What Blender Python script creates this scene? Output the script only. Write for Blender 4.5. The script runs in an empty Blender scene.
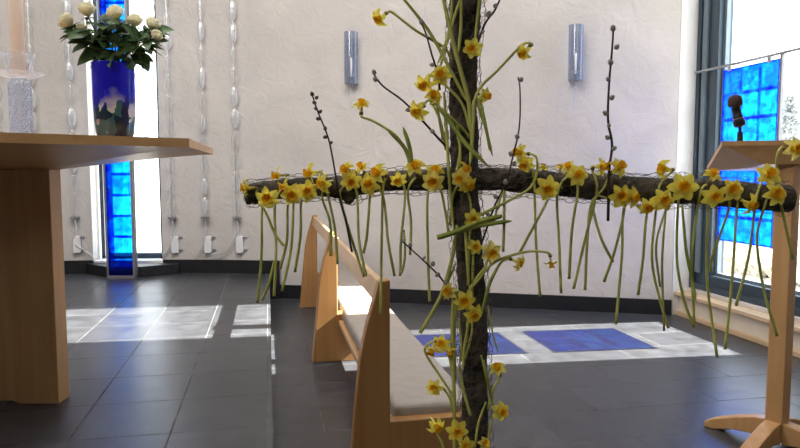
import bpy, bmesh, math, random
from mathutils import Vector, Matrix, noise
random.seed(7)
PI = math.pi
COL = bpy.context.scene.collection

# ------------------------------------------------------------------ camera frame (used to place things in the room)
FPX = 660.0
CAMZ = 1.05
A = math.atan(132 / FPX)
PT = math.atan(53 / FPX)
F0 = Vector((math.sin(A), math.cos(A), 0))
RR = Vector((math.cos(A), -math.sin(A), 0))
FW = F0 * math.cos(PT) - Vector((0, 0, math.sin(PT)))
UP = F0 * math.sin(PT) + Vector((0, 0, math.cos(PT)))
CAM = Vector((0, 0, CAMZ))


def ray(px, py):
    return FW + RR * ((px - 400) / FPX) + UP * ((224 - py) / FPX)


def P(px, py, d):
    r = ray(px, py)
    return CAM + r * (d / r.dot(F0))


def G(px, py, z=0.0):
    r = ray(px, py)
    return CAM + r * ((z - CAMZ) / r.z)


def CW(cx, d, z=0.0):
    v = RR * cx + F0 * d
    return Vector((v.x, v.y, z))


def FD(r, u, c):
    """direction from right / up / towards-viewer components"""
    return (RR * r + Vector((0, 0, u)) - F0 * c).normalized()


# ------------------------------------------------------------------ materials
def new_mat(name):
    m = bpy.data.materials.new(name)
    m.use_nodes = True
    nt = m.node_tree
    b = nt.nodes['Principled BSDF']
    return m, nt, b


def plain(name, col, rough=.5, metal=0, var=.0, scale=8, bump=0, bscale=40, spec=.5, trans=0, sss=0, stretch=None, dist=.01):
    m, nt, b = new_mat(name)
    b.inputs['Base Color'].default_value = (*col, 1)
    b.inputs['Roughness'].default_value = rough
    b.inputs['Metallic'].default_value = metal
    b.inputs['Specular IOR Level'].default_value = spec
    b.inputs['Transmission Weight'].default_value = trans
    N, L = nt.nodes, nt.links
    tc = N.new('ShaderNodeTexCoord')
    src = tc.outputs['Object']
    if stretch:
        mp = N.new('ShaderNodeMapping')
        mp.inputs['Scale'].default_value = stretch
        L.new(src, mp.inputs['Vector'])
        src = mp.outputs['Vector']
    if var > 0:
        t = N.new('ShaderNodeTexNoise')
        t.inputs['Scale'].default_value = scale
        t.inputs['Detail'].default_value = 5
        L.new(src, t.inputs['Vector'])
        r = N.new('ShaderNodeValToRGB')
        r.color_ramp.elements[0].position = .3
        r.color_ramp.elements[1].position = .7
        r.color_ramp.elements[0].color = (*[c * (1 - var) for c in col], 1)
        r.color_ramp.elements[1].color = (*[min(1, c * (1 + var)) for c in col], 1)
        L.new(t.outputs['Fac'], r.inputs['Fac'])
        L.new(r.outputs['Color'], b.inputs['Base Color'])
    if bump > 0:
        t = N.new('ShaderNodeTexNoise')
        t.inputs['Scale'].default_value = bscale
        t.inputs['Detail'].default_value = 6
        L.new(src, t.inputs['Vector'])
        bp = N.new('ShaderNodeBump')
        bp.inputs['Strength'].default_value = bump
        bp.inputs['Distance'].default_value = dist
        L.new(t.outputs['Fac'], bp.inputs['Height'])
        L.new(bp.outputs['Normal'], b.inputs['Normal'])
    return m


def wood(name, c1, c2, axis=2, rough=.42):
    m, nt, b = new_mat(name)
    N, L = nt.nodes, nt.links
    tc = N.new('ShaderNodeTexCoord')
    mp = N.new('ShaderNodeMapping')
    s = [34, 34, 34]
    s[axis] = 1.6
    mp.inputs['Scale'].default_value = s
    L.new(tc.outputs['Object'], mp.inputs['Vector'])
    t = N.new('ShaderNodeTexNoise')
    t.inputs['Scale'].default_value = 1
    t.inputs['Detail'].default_value = 6
    t.inputs['Distortion'].default_value = .6
    L.new(mp.outputs['Vector'], t.inputs['Vector'])
    r = N.new('ShaderNodeValToRGB')
    r.color_ramp.elements[0].position = .25
    r.color_ramp.elements[1].position = .75
    r.color_ramp.elements[0].color = (*c1, 1)
    r.color_ramp.elements[1].color = (*c2, 1)
    L.new(t.outputs['Fac'], r.inputs['Fac'])
    t2 = N.new('ShaderNodeTexNoise')
    t2.inputs['Scale'].default_value = 3
    L.new(tc.outputs['Object'], t2.inputs['Vector'])
    mx = N.new('ShaderNodeMix')
    mx.data_type = 'RGBA'
    mx.blend_type = 'MULTIPLY'
    mx.inputs['Factor'].default_value = .35
    L.new(r.outputs['Color'], mx.inputs['A'])
    L.new(t2.outputs['Color'], mx.inputs['B'])
    r2 = N.new('ShaderNodeHueSaturation')
    r2.inputs['Saturation'].default_value = 1.0
    # plain variation in value only
    v = N.new('ShaderNodeMapRange')
    v.inputs['To Min'].default_value = .85
    v.inputs['To Max'].default_value = 1.12
    L.new(t2.outputs['Fac'], v.inputs['Value'])
    L.new(r.outputs['Color'], r2.inputs['Color'])
    L.new(v.outputs['Result'], r2.inputs['Value'])
    L.new(r2.outputs['Color'], b.inputs['Base Color'])
    b.inputs['Roughness'].default_value = rough
    return m


def tile_mat(name, w, h, off, c1, c2, grout, shift=(0, 0)):
    m, nt, b = new_mat(name)
    N, L = nt.nodes, nt.links
    tc = N.new('ShaderNodeTexCoord')
    mp = N.new('ShaderNodeMapping')
    mp.inputs['Location'].default_value = (shift[0], shift[1], 0)
    L.new(tc.outputs['Object'], mp.inputs['Vector'])
    br = N.new('ShaderNodeTexBrick')
    br.offset = off
    br.inputs['Scale'].default_value = 1
    br.inputs['Brick Width'].default_value = w
    br.inputs['Row Height'].default_value = h
    br.inputs['Mortar Size'].default_value = .0032
    br.inputs['Mortar Smooth'].default_value = .2
    br.inputs['Color1'].default_value = (*c1, 1)
    br.inputs['Color2'].default_value = (*c2, 1)
    br.inputs['Mortar'].default_value = (*grout, 1)
    L.new(mp.outputs['Vector'], br.inputs['Vector'])
    t = N.new('ShaderNodeTexNoise')
    t.inputs['Scale'].default_value = 9
    t.inputs['Detail'].default_value = 8
    t.inputs['Roughness'].default_value = .65
    L.new(tc.outputs['Object'], t.inputs['Vector'])
    mr = N.new('ShaderNodeMapRange')
    mr.inputs['From Min'].default_value = .3
    mr.inputs['From Max'].default_value = .7
    mr.inputs['To Min'].default_value = .6
    mr.inputs['To Max'].default_value = 1.4
    L.new(t.outputs['Fac'], mr.inputs['Value'])
    hs = N.new('ShaderNodeHueSaturation')
    L.new(br.outputs['Color'], hs.inputs['Color'])
    L.new(mr.outputs['Result'], hs.inputs['Value'])
    L.new(hs.outputs['Color'], b.inputs['Base Color'])
    mr2 = N.new('ShaderNodeMapRange')
    mr2.inputs['To Min'].default_value = .24
    mr2.inputs['To Max'].default_value = .42
    L.new(t.outputs['Fac'], mr2.inputs['Value'])
    mr3 = N.new('ShaderNodeMix')
    L.new(br.outputs['Fac'], mr3.inputs['Factor'])
    L.new(mr2.outputs['Result'], mr3.inputs['A'])
    mr3.inputs['B'].default_value = .95
    L.new(mr3.outputs['Result'], b.inputs['Roughness'])
    mr4 = N.new('ShaderNodeMapRange')
    mr4.inputs['To Min'].default_value = .36
    mr4.inputs['To Max'].default_value = .05
    L.new(br.outputs['Fac'], mr4.inputs['Value'])
    L.new(mr4.outputs['Result'], b.inputs['Specular IOR Level'])
    bp = N.new('ShaderNodeBump')
    bp.inputs['Strength'].default_value = .12
    bp.inputs['Distance'].default_value = .004
    L.new(t.outputs['Fac'], bp.inputs['Height'])
    bp2 = N.new('ShaderNodeBump')
    bp2.inputs['Strength'].default_value = .4
    bp2.inputs['Distance'].default_value = .002
    bp2.invert = True
    L.new(br.outputs['Fac'], bp2.inputs['Height'])
    L.new(bp.outputs['Normal'], bp2.inputs['Normal'])
    L.new(bp2.outputs['Normal'], b.inputs['Normal'])
    return m


def plaster_mat(name, col):
    m, nt, b = new_mat(name)
    N, L = nt.nodes, nt.links
    tc = N.new('ShaderNodeTexCoord')
    t = N.new('ShaderNodeTexNoise')
    t.inputs['Scale'].default_value = 1.6
    t.inputs['Detail'].default_value = 7
    t.inputs['Distortion'].default_value = .8
    L.new(tc.outputs['Object'], t.inputs['Vector'])
    r = N.new('ShaderNodeValToRGB')
    r.color_ramp.elements[0].position = .3
    r.color_ramp.elements[1].position = .7
    r.color_ramp.elements[0].color = (*[c * .88 for c in col], 1)
    r.color_ramp.elements[1].color = (*[min(1, c * 1.05) for c in col], 1)
    L.new(t.outputs['Fac'], r.inputs['Fac'])
    L.new(r.outputs['Color'], b.inputs['Base Color'])
    b.inputs['Roughness'].default_value = .85
    t2 = N.new('ShaderNodeTexNoise')
    t2.inputs['Scale'].default_value = 8
    t2.inputs['Detail'].default_value = 8
    t2.inputs['Roughness'].default_value = .62
    t2.inputs['Distortion'].default_value = 1.2
    L.new(tc.outputs['Object'], t2.inputs['Vector'])
    bp = N.new('ShaderNodeBump')
    bp.inputs['Strength'].default_value = .5
    bp.inputs['Distance'].default_value = .02
    L.new(t2.outputs['Fac'], bp.inputs['Height'])
    L.new(bp.outputs['Normal'], b.inputs['Normal'])
    return m


def blue_glass(name, cols, w, h, axis_map, dark=(.0, .015, .55), gain=1.0):
    """fused blue glass: tinted see-through sheet with a grid of paler squares, bubbles and specks"""
    m = bpy.data.materials.new(name)
    m.use_nodes = True
    nt = m.node_tree
    N, L = nt.nodes, nt.links
    N.clear()
    out = N.new('ShaderNodeOutputMaterial')
    tc = N.new('ShaderNodeTexCoord')
    sx = N.new('ShaderNodeSeparateXYZ')
    L.new(tc.outputs['Object'], sx.inputs['Vector'])
    mp = N.new('ShaderNodeCombineXYZ')
    sh = N.new('ShaderNodeMath')
    sh.inputs[1].default_value = axis_map[1]
    L.new(sx.outputs[axis_map[0]], sh.inputs[0])
    L.new(sh.outputs['Value'], mp.inputs['X'])
    L.new(sx.outputs['Z'], mp.inputs['Y'])
    br = N.new('ShaderNodeTexBrick')
    br.offset = 0
    br.inputs['Scale'].default_value = 1
    br.inputs['Brick Width'].default_value = w
    br.inputs['Row Height'].default_value = h
    br.inputs['Mortar Size'].default_value = .013
    br.inputs['Mortar Smooth'].default_value = .4
    br.inputs['Color1'].default_value = (*cols[0], 1)
    br.inputs['Color2'].default_value = (*cols[1], 1)
    br.inputs['Mortar'].default_value = (*dark, 1)
    L.new(mp.outputs['Vector'], br.inputs['Vector'])
    t = N.new('ShaderNodeTexNoise')
    t.inputs['Scale'].default_value = 16
    t.inputs['Detail'].default_value = 5
    L.new(tc.outputs['Object'], t.inputs['Vector'])
    rp = N.new('ShaderNodeValToRGB')
    rp.color_ramp.elements[0].position = .38
    rp.color_ramp.elements[1].position = .62
    rp.color_ramp.elements[0].color = (.0, .05, .85, 1)
    rp.color_ramp.elements[1].color = (.04, .66, 1, 1)
    L.new(t.outputs['Fac'], rp.inputs['Fac'])
    mx = N.new('ShaderNodeMix')
    mx.data_type = 'RGBA'
    mx.inputs['Factor'].default_value = .38
    L.new(br.outputs['Color'], mx.inputs['A'])
    L.new(rp.outputs['Color'], mx.inputs['B'])
    vo = N.new('ShaderNodeTexVoronoi')
    vo.inputs['Scale'].default_value = 42
    L.new(tc.outputs['Object'], vo.inputs['Vector'])
    rv = N.new('ShaderNodeValToRGB')
    rv.color_ramp.elements[0].position = .1
    rv.color_ramp.elements[1].position = .22
    rv.color_ramp.elements[0].color = (.5, .5, .5, 1)
    rv.color_ramp.elements[1].color = (0, 0, 0, 1)
    L.new(vo.outputs['Distance'], rv.inputs['Fac'])
    mx2 = N.new('ShaderNodeMix')
    mx2.data_type = 'RGBA'
    L.new(rv.outputs['Color'], mx2.inputs['Factor'])
    L.new(mx.outputs['Result'], mx2.inputs['A'])
    mx2.inputs['B'].default_value = (.35, .75, 1, 1)
    tr = N.new('ShaderNodeBsdfTransparent')
    tl = N.new('ShaderNodeBsdfTranslucent')
    gl = N.new('ShaderNodeBsdfGlossy')
    gl.inputs['Roughness'].default_value = .12
    gl.inputs['Color'].default_value = (.8, .9, 1, 1)
    L.new(mx2.outputs['Result'], tr.inputs['Color'])
    L.new(mx2.outputs['Result'], tl.inputs['Color'])
    m1 = N.new('ShaderNodeMixShader')
    m1.inputs['Fac'].default_value = .12
    L.new(tr.outputs['BSDF'], m1.inputs[1])
    L.new(tl.outputs['BSDF'], m1.inputs[2])
    m2 = N.new('ShaderNodeMixShader')
    m2.inputs['Fac'].default_value = .04
    L.new(m1.outputs['Shader'], m2.inputs[1])
    L.new(gl.outputs['BSDF'], m2.inputs[2])
    L.new(m2.outputs['Shader'], out.inputs['Surface'])
    return m


def clear_glass(name, tint=(.93, .96, .97), edge=(.95, .97, 1), milk=.12, lo=.25, hi=1.0):
    """thin clear glass: see-through, pale and shiny towards its edges"""
    m = bpy.data.materials.new(name)
    m.use_nodes = True
    nt = m.node_tree
    N, L = nt.nodes, nt.links
    N.clear()
    out = N.new('ShaderNodeOutputMaterial')
    tr = N.new('ShaderNodeBsdfTransparent')
    tr.inputs['Color'].default_value = (*tint, 1)
    gl = N.new('ShaderNodeBsdfGlossy')
    gl.inputs['Roughness'].default_value = .08
    df = N.new('ShaderNodeBsdfDiffuse')
    df.inputs['Color'].default_value = (*edge, 1)
    tl = N.new('ShaderNodeBsdfTranslucent')
    tl.inputs['Color'].default_value = (*edge, 1)
    lw = N.new('ShaderNodeLayerWeight')
    lw.inputs['Blend'].default_value = .35
    mr = N.new('ShaderNodeMapRange')
    mr.inputs['From Min'].default_value = lo
    mr.inputs['From Max'].default_value = hi
    mr.inputs['To Min'].default_value = milk
    mr.inputs['To Max'].default_value = .9
    L.new(lw.outputs['Facing'], mr.inputs['Value'])
    a1 = N.new('ShaderNodeMixShader')
    a1.inputs['Fac'].default_value = .4
    L.new(df.outputs['BSDF'], a1.inputs[1])
    L.new(tl.outputs['BSDF'], a1.inputs[2])
    a2 = N.new('ShaderNodeMixShader')
    a2.inputs['Fac'].default_value = .25
    L.new(a1.outputs['Shader'], a2.inputs[1])
    L.new(gl.outputs['BSDF'], a2.inputs[2])
    m1 = N.new('ShaderNodeMixShader')
    L.new(mr.outputs['Result'], m1.inputs['Fac'])
    L.new(tr.outputs['BSDF'], m1.inputs[1])
    L.new(a2.outputs['Shader'], m1.inputs[2])
    L.new(m1.outputs['Shader'], out.inputs['Surface'])
    return m


def leafy(name, col, var=.25, rough=.45, transl=.3, scale=30, tip=None):
    m, nt, b = new_mat(name)
    N, L = nt.nodes, nt.links
    tc = N.new('ShaderNodeTexCoord')
    t = N.new('ShaderNodeTexNoise')
    t.inputs['Scale'].default_value = scale
    L.new(tc.outputs['Object'], t.inputs['Vector'])
    r = N.new('ShaderNodeValToRGB')
    r.color_ramp.elements[0].position = .3
    r.color_ramp.elements[1].position = .7
    r.color_ramp.elements[0].color = (*[c * (1 - var) for c in col], 1)
    r.color_ramp.elements[1].color = (*[min(1, c * (1 + var)) for c in (tip or col)], 1)
    L.new(t.outputs['Fac'], r.inputs['Fac'])
    L.new(r.outputs['Color'], b.inputs['Base Color'])
    b.inputs['Roughness'].default_value = rough
    b.inputs['Specular IOR Level'].default_value = .3
    out = N['Material Output']
    tl = N.new('ShaderNodeBsdfTranslucent')
    L.new(r.outputs['Color'], tl.inputs['Color'])
    mx = N.new('ShaderNodeMixShader')
    mx.inputs['Fac'].default_value = transl
    L.new(b.outputs['BSDF'], mx.inputs[1])
    L.new(tl.outputs['BSDF'], mx.inputs[2])
    L.new(mx.outputs['Shader'], out.inputs['Surface'])
    return m


M = {}
M['plaster'] = plaster_mat('plaster', (.66, .625, .59))
M['plaster_white'] = plaster_mat('plaster_white', (.88, .88, .87))
M['tile_platform'] = tile_mat('tile_platform', .31, .325, 0, (.042, .045, .051), (.060, .063, .070), (.13, .13, .13), (.013, .085))
M['tile_floor'] = tile_mat('tile_floor', .6, .305, .5, (.042, .045, .051), (.060, .063, .070), (.13, .13, .13), (.09, -.165))
M['slate'] = plain('slate', (.011, .012, .015), .45, var=.3, scale=10, bump=.2)
M['birch'] = wood('birch', (.56, .31, .125), (.66, .40, .185))
M['birch_x'] = wood('birch_x', (.56, .31, .125), (.66, .40, .185), axis=0)
M['birch_shaded'] = wood('birch_shaded', (.33, .16, .052), (.42, .225, .082))  # birch darkened for the bench ends: shade on the nearest panel put into the colour
M['birch_y'] = wood('birch_y', (.52, .32, .155), (.62, .41, .22), axis=1)
M['pale_wood'] = wood('pale_wood', (.62, .45, .28), (.70, .53, .35), axis=1)
M['cushion'] = plain('cushion', (.37, .33, .29), .55, var=.08, scale=20, bump=.1, bscale=300)
M['frame'] = plain('window_frame_paint', (.035, .06, .085), .35, var=.1)
M['frame_light'] = plain('window_frame_pale', (.16, .21, .25), .35, var=.1)
M['steel'] = plain('steel', (.55, .56, .58), .3, 1.0, var=.05)
M['grey_metal'] = plain('grey_metal', (.33, .33, .35), .4, .6, var=.1)
M['panel_white'] = plain('panel_white', (.72, .66, .57), .6, var=.05)
M['white_plastic'] = plain('white_plastic', (.8, .8, .8), .4, var=.03)
M['cable'] = plain('cable', (.6, .6, .6), .5, var=.03)
M['glass_blue_window'] = blue_glass('glass_blue_window', ((.03, .42, 1), (.0, .16, .95)), .163, .165, ('Y', .243), (.0, .02, .6))
M['glass_blue_column'] = blue_glass('glass_blue_column', ((.07, .62, 1), (.01, .40, 1)), .4, .165, ('X', .2), (.0, .012, .5))
M['glass_blue_dark'] = blue_glass('glass_blue_dark', ((.0, .05, .7), (.0, .04, .55)), .4, .235, ('X', .2), (.0, .01, .35))
M['bead'] = clear_glass('bead_glass', (.985, .99, .99), (1, 1, 1), .12)
M['bead_milky'] = clear_glass('bead_glass_milky', (.97, .98, .98), (.98, .99, 1), .5)
M['crystal'] = clear_glass('crystal_glass', (.96, .97, .99), (.85, .90, 1), .06)
M['crystal_rough'] = clear_glass('crystal_rough', (.84, .88, .98), (.78, .86, 1), .05, .1, .9)
M['sconce_glass'] = clear_glass('sconce_glass', (.66, .70, .80), (.46, .52, .64), .32)
M['pane'] = clear_glass('pane_glass', (.985, .99, .99), (.9, .95, .95), .0, .6, 1.3)
M['wax'] = leafy('wax', (.93, .84, .76), .03, .5, .45, 10)
M['wax_white'] = plain('wax_white', (.9, .9, .88), .5, var=.03)
M['bark'] = plain('bark', (.075, .060, .046), .9, var=.9, scale=22, bump=1.0, bscale=60, dist=.02)
M['wire'] = plain('wire', (.10, .09, .08), .5, .4, var=.3)
M['petal'] = leafy('daffodil_petal', (.93, .81, .13), .10, .5, .5, 40)
M['petal_pale'] = leafy('daffodil_petal_pale', (.92, .80, .22), .10, .5, .55, 40)
M['corona'] = leafy('daffodil_corona', (.95, .62, .035), .12, .5, .5, 60)
M['stem'] = leafy('daffodil_stem', (.42, .46, .09), .25, .45, .08, 12, (.60, .60, .18))
M['leaf'] = leafy('daffodil_leaf', (.32, .41, .07), .25, .45, .12, 12, (.46, .53, .12))
M['sheath'] = plain('dry_sheath', (.16, .10, .05), .8, var=.3)
M['twig'] = plain('willow_twig', (.030, .017, .013), .6, var=.4, scale=30)
M['catkin'] = plain('catkin_fur', (.62, .60, .56), .95, var=.3, scale=200, bump=.8, bscale=500)
M['catkin_dark'] = plain('catkin_dark', (.22, .19, .17), .95, var=.3, scale=200, bump=.8, bscale=500)
M['rose'] = leafy('rose_petal', (.88, .85, .66), .06, .55, .3, 30)
M['rose_leaf'] = leafy('rose_leaf', (.06, .115, .04), .45, .4, .2, 30)
M['rose_stem'] = leafy('rose_stem', (.05, .09, .03), .3, .5, .0, 30)
M['mic_black'] = plain('mic_black', (.012, .012, .014), .4, var=.2)
M['mic_foam'] = plain('mic_head', (.06, .03, .022), .55, .3, var=.3, scale=300, bump=.6, bscale=400)
M['gravel'] = plain('gravel', (.55, .53, .49), .95, var=.3, scale=20, bump=.5, bscale=60)
M['hedge'] = leafy('dry_hedge', (.80, .73, .60), .3, .8, .2, 25)
M['tree_bark'] = plain('tree_bark', (.42, .39, .35), .9, var=.3, scale=20)
M['conifer'] = leafy('conifer', (.40, .42, .42), .3, .8, .1, 25)


# vase glass: deep blue above, drifting patches of teal, pink and white below
def vase_mat():
    m, nt, b = new_mat('vase_glass')
    N, L = nt.nodes, nt.links
    tc = N.new('ShaderNodeTexCoord')
    sx = N.new('ShaderNodeSeparateXYZ')
    L.new(tc.outputs['Object'], sx.inputs['Vector'])
    mp = N.new('ShaderNodeMapping')
    mp.inputs['Scale'].default_value = (17, 17, 9)
    mp.inputs['Rotation'].default_value = (.5, .4, 0)
    L.new(tc.outputs['Object'], mp.inputs['Vector'])
    vo = N.new('ShaderNodeTexVoronoi')
    vo.inputs['Scale'].default_value = 1.9
    wn = N.new('ShaderNodeTexNoise')
    wn.inputs['Scale'].default_value = 30
    L.new(tc.outputs['Object'], wn.inputs['Vector'])
    wv = N.new('ShaderNodeVectorMath')
    wv.operation = 'MULTIPLY_ADD'
    wv.inputs[1].default_value = (.45, .45, .45)
    L.new(wn.outputs['Color'], wv.inputs[0])
    L.new(mp.outputs['Vector'], wv.inputs[2])
    L.new(wv.outputs['Vector'], vo.inputs['Vector'])
    sp = N.new('ShaderNodeSeparateColor')
    L.new(vo.outputs['Color'], sp.inputs['Color'])
    r = N.new('ShaderNodeValToRGB')
    r.color_ramp.interpolation = 'CONSTANT'
    e = r.color_ramp.elements
    e[0].position, e[0].color = 0, (.012, .03, .055, 1)
    e[1].position, e[1].color = .25, (.045, .115, .13, 1)
    for p, c in ((.45, (.40, .29, .27, 1)), (.62, (.05, .13, .15, 1)), (.72, (.55, .56, .58, 1)), (.86, (.01, .012, .06, 1))):
        x = e.new(p)
        x.color = c
    L.new(sp.outputs['Red'], r.inputs['Fac'])
    t = N.new('ShaderNodeTexNoise')
    t.inputs['Scale'].default_value = 14
    L.new(tc.outputs['Object'], t.inputs['Vector'])
    ad = N.new('ShaderNodeMath')
    ad.operation = 'MULTIPLY_ADD'
    ad.inputs[1].default_value = .16
    L.new(t.outputs['Fac'], ad.inputs[0])
    L.new(sx.outputs['Z'], ad.inputs[2])
    mr = N.new('ShaderNodeMapRange')
    mr.inputs['From Min'].default_value = .18
    mr.inputs['From Max'].default_value = .25
    L.new(ad.outputs['Value'], mr.inputs['Value'])
    mx = N.new('ShaderNodeMix')
    mx.data_type = 'RGBA'
    L.new(mr.outputs['Result'], mx.inputs['Factor'])
    L.new(r.outputs['Color'], mx.inputs['A'])
    mx.inputs['B'].default_value = (.02, .02, .62, 1)
    L.new(mx.outputs['Result'], b.inputs['Base Color'])
    b.inputs['Roughness'].default_value = .08
    out = N['Material Output']
    tr = N.new('ShaderNodeBsdfTransparent')
    tr.inputs['Color'].default_value = (.16, .14, 1, 1)
    ms = N.new('ShaderNodeMixShader')
    fm = N.new('ShaderNodeMapRange')
    fm.inputs['To Min'].default_value = .06
    fm.inputs['To Max'].default_value = .40
    L.new(mr.outputs['Result'], fm.inputs['Value'])
    L.new(fm.outputs['Result'], ms.inputs['Fac'])
    L.new(b.outputs['BSDF'], ms.inputs[1])
    L.new(tr.outputs['BSDF'], ms.inputs[2])
    L.new(ms.outputs['Shader'], out.inputs['Surface'])
    return m


M['vase'] = vase_mat()


# ------------------------------------------------------------------ mesh helpers
class MB:
    def __init__(self):
        self.v, self.f = [], []

    def add(self, vs, fs):
        n = len(self.v)
        self.v += [Vector(v) for v in vs]
        self.f += [tuple(i + n for i in f) for f in fs]
        return self

    def box(self, a, b):
        (x0, y0, z0), (x1, y1, z1) = a, b
        return self.add([(x0, y0, z0), (x1, y0, z0), (x1, y1, z0), (x0, y1, z0), (x0, y0, z1), (x1, y0, z1), (x1, y1, z1), (x0, y1, z1)],
                        [(3, 2, 1, 0), (4, 5, 6, 7), (0, 1, 5, 4), (1, 2, 6, 5), (2, 3, 7, 6), (3, 0, 4, 7)])

    def prism(self, poly, ext):
        """poly: list of Vector in one plane; ext: Vector"""
        n = len(poly)
        vs = list(poly) + [p + ext for p in poly]
        fs = [tuple(range(n - 1, -1, -1)), tuple(range(n, 2 * n))]
        fs += [(i, (i + 1) % n, n + (i + 1) % n, n + i) for i in range(n)]
        return self.add(vs, fs)

    def tube(self, pts, rad, seg=6, cap=True, flat=None):
        pts = [Vector(p) for p in pts]
        n = len(pts)
        if not hasattr(rad, '__len__'):
            rad = [rad] * n
        T = []
        for i in range(n):
            d = pts[min(i + 1, n - 1)] - pts[max(i - 1, 0)]
            T.append(d.normalized() if d.length > 1e-9 else Vector((0, 0, 1)))
        u = T[0].orthogonal().normalized()
        if flat is not None:
            u = flat - T[0] * flat.dot(T[0])
            u = u.normalized() if u.length > 1e-6 else T[0].orthogonal().normalized()
        vs, fs = [], []
        for i in range(n):
            u = u - T[i] * u.dot(T[i])
            u.normalize()
            w = T[i].cross(u)
            for k in range(seg):
                a = 2 * PI * k / seg
                vs.append(pts[i] + (u * math.cos(a) + w * math.sin(a)) * rad[i])
        for i in range(n - 1):
            for k in range(seg):
                k2 = (k + 1) % seg
                fs.append((i * seg + k, i * seg + k2, (i + 1) * seg + k2, (i + 1) * seg + k))
        if cap:
            fs.append(tuple(range(seg - 1, -1, -1)))
            fs.append(tuple(range((n - 1) * seg, n * seg)))
        return self.add(vs, fs)

    def lathe(self, prof, seg=24, mat=None, close=False):
        vs, fs = [], []
        n = len(prof)
        for r, z in prof:
            for k in range(seg):
                a = 2 * PI * k / seg
                v = Vector((r * math.cos(a), r * math.sin(a), z))
                vs.append(mat @ v if mat else v)
        for i in range(n - 1):
            for k in range(seg):
                k2 = (k + 1) % seg
                fs.append((i * seg + k, i * seg + k2, (i + 1) * seg + k2, (i + 1) * seg + k))
        if close:
            fs.append(tuple(range(seg - 1, -1, -1)))
            fs.append(tuple(range((n - 1) * seg, n * seg)))
        return self.add(vs, fs)

    def build(self, name, mat, parent=None, smooth=False, bevel=0, world=True, auto=False):
        """vertices are world coordinates; under a parent they become local to it"""
        me = bpy.data.meshes.new(name)
        vs = self.v
        if parent is not None and world:
            inv = parent.matrix_world.inverted()
            vs = [inv @ v for v in vs]
        me.from_pydata([tuple(v) for v in vs], [], self.f)
        bm = bmesh.new()
        bm.from_mesh(me)
        bmesh.ops.recalc_face_normals(bm, faces=bm.faces)
        bm.to_mesh(me)
        bm.free()
        me.update()
        if smooth:
            me.shade_smooth()
            if auto:
                me.set_sharp_from_angle(angle=math.radians(40))
        me.materials.append(mat)
        o = bpy.data.objects.new(name, me)
        COL.objects.link(o)
        if parent is not None:
            o.parent = parent
        if bevel:
            b = o.modifiers.new('bevel', 'BEVEL')
            b.width = bevel
            b.segments = 2
            b.limit_method = 'ANGLE'
        return o


def smooth_path(pts, n=6):
    pts = [Vector(p) for p in pts]
    if len(pts) < 3:
        return [pts[0].lerp(pts[-1], i / n) for i in range(n + 1)]
    q = [pts[0] * 2 - pts[1]] + pts + [pts[-1] * 2 - pts[-2]]
    out = []
    for i in range(1, len(q) - 2):
        p0, p1, p2, p3 = q[i - 1], q[i], q[i + 1], q[i + 2]
        for k in range(n):
            t = k / n
            out.append(.5 * ((2 * p1) + (p2 - p0) * t + (2 * p0 - 5 * p1 + 4 * p2 - p3) * t * t + (3 * p1 - p0 - 3 * p2 + p3) * t ** 3))
    out.append(pts[-1])
    return out


def tag(o, label, cat, group=None, kind=None):
    o['label'] = label
    o['category'] = cat
    if group:
        o['group'] = group
    if kind:
        o['kind'] = kind
    return o


def struct(o):
    o['kind'] = 'structure'
    return o


def empty(name, loc=(0, 0, 0), quat=None):
    o = bpy.data.objects.new(name, None)
    COL.objects.link(o)
    o.empty_display_size = .05
    o.rotation_mode = 'QUATERNION'
    M4 = Matrix.Translation(Vector(loc))
    if quat is not None:
        M4 = M4 @ quat.to_matrix().to_4x4()
        o.rotation_quaternion = quat
    o.location = loc
    o.matrix_world = M4
    return o


def link_copy(src, name, parent):
    c = src.copy()
    c.name = name
    COL.objects.link(c)
    c.parent = parent
    return c


# ------------------------------------------------------------------ the room
# curved back wall, inner face as plan points (image column, forward distance)
def wp(px, d):
    return CW((px - 400) / FPX * d, d)


left_pts = [wp(-150, 5.0), wp(-60, 5.2), wp(20, 5.36), wp(91, 5.46)]
right_pts = [wp(161, 5.50), wp(230, 5.48), wp(300, 5.39), wp(400, 5.22), wp(480, 5.08), wp(560, 4.95), wp(618, 4.86), wp(675, 4.77)]
left_pts = [Vector((-6.0, 3.2, 0))] + left_pts
CEIL = 3.9


def wall_strip(pts, z0, z1, thick, name, mat, n=6):
    pp = smooth_path(pts, n)
    m = len(pp)
    nrm = []
    for i in range(m):
        t = (pp[min(i + 1, m - 1)] - pp[max(i - 1, 0)])
        nv = Vector((-t.y, t.x, 0)).normalized()
        nrm.append(nv)
    inner = pp
    outer = [p + nv * thick for p, nv in zip(pp, nrm)]
    vs, fs = [], []
    for q in (inner, outer):
        for z in (z0, z1):
            vs += [Vector((p.x, p.y, z)) for p in q]
    a, b, c, d = 0, m, 2 * m, 3 * m
    for i in range(m - 1):
        fs += [(a + i, a + i + 1, b + i + 1, b + i), (c + i + 1, c + i, d + i, d + i + 1), (b + i, b + i + 1, d + i + 1, d + i), (a + i + 1, a + i, c + i, c + i + 1)]
    fs += [(a, b, d, c), (a + m - 1, c + m - 1, d + m - 1, b + m - 1)]
    return struct(MB().add(vs, fs).build(name, mat, smooth=True, auto=True))


wall_strip(left_pts, 0, CEIL, .3, 'wall_back', M['plaster'])
wall_strip(right_pts, 0, CEIL, .28, 'wall_back', M['plaster'])
# header above the narrow window
wall_strip([left_pts[-1], right_pts[0]], 3.2, CEIL, .3, 'wall_back', M['plaster'])
wall_strip([left_pts[-1], right_pts[0]], 0, .30, .3, 'wall_back', M['plaster_white'])
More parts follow.
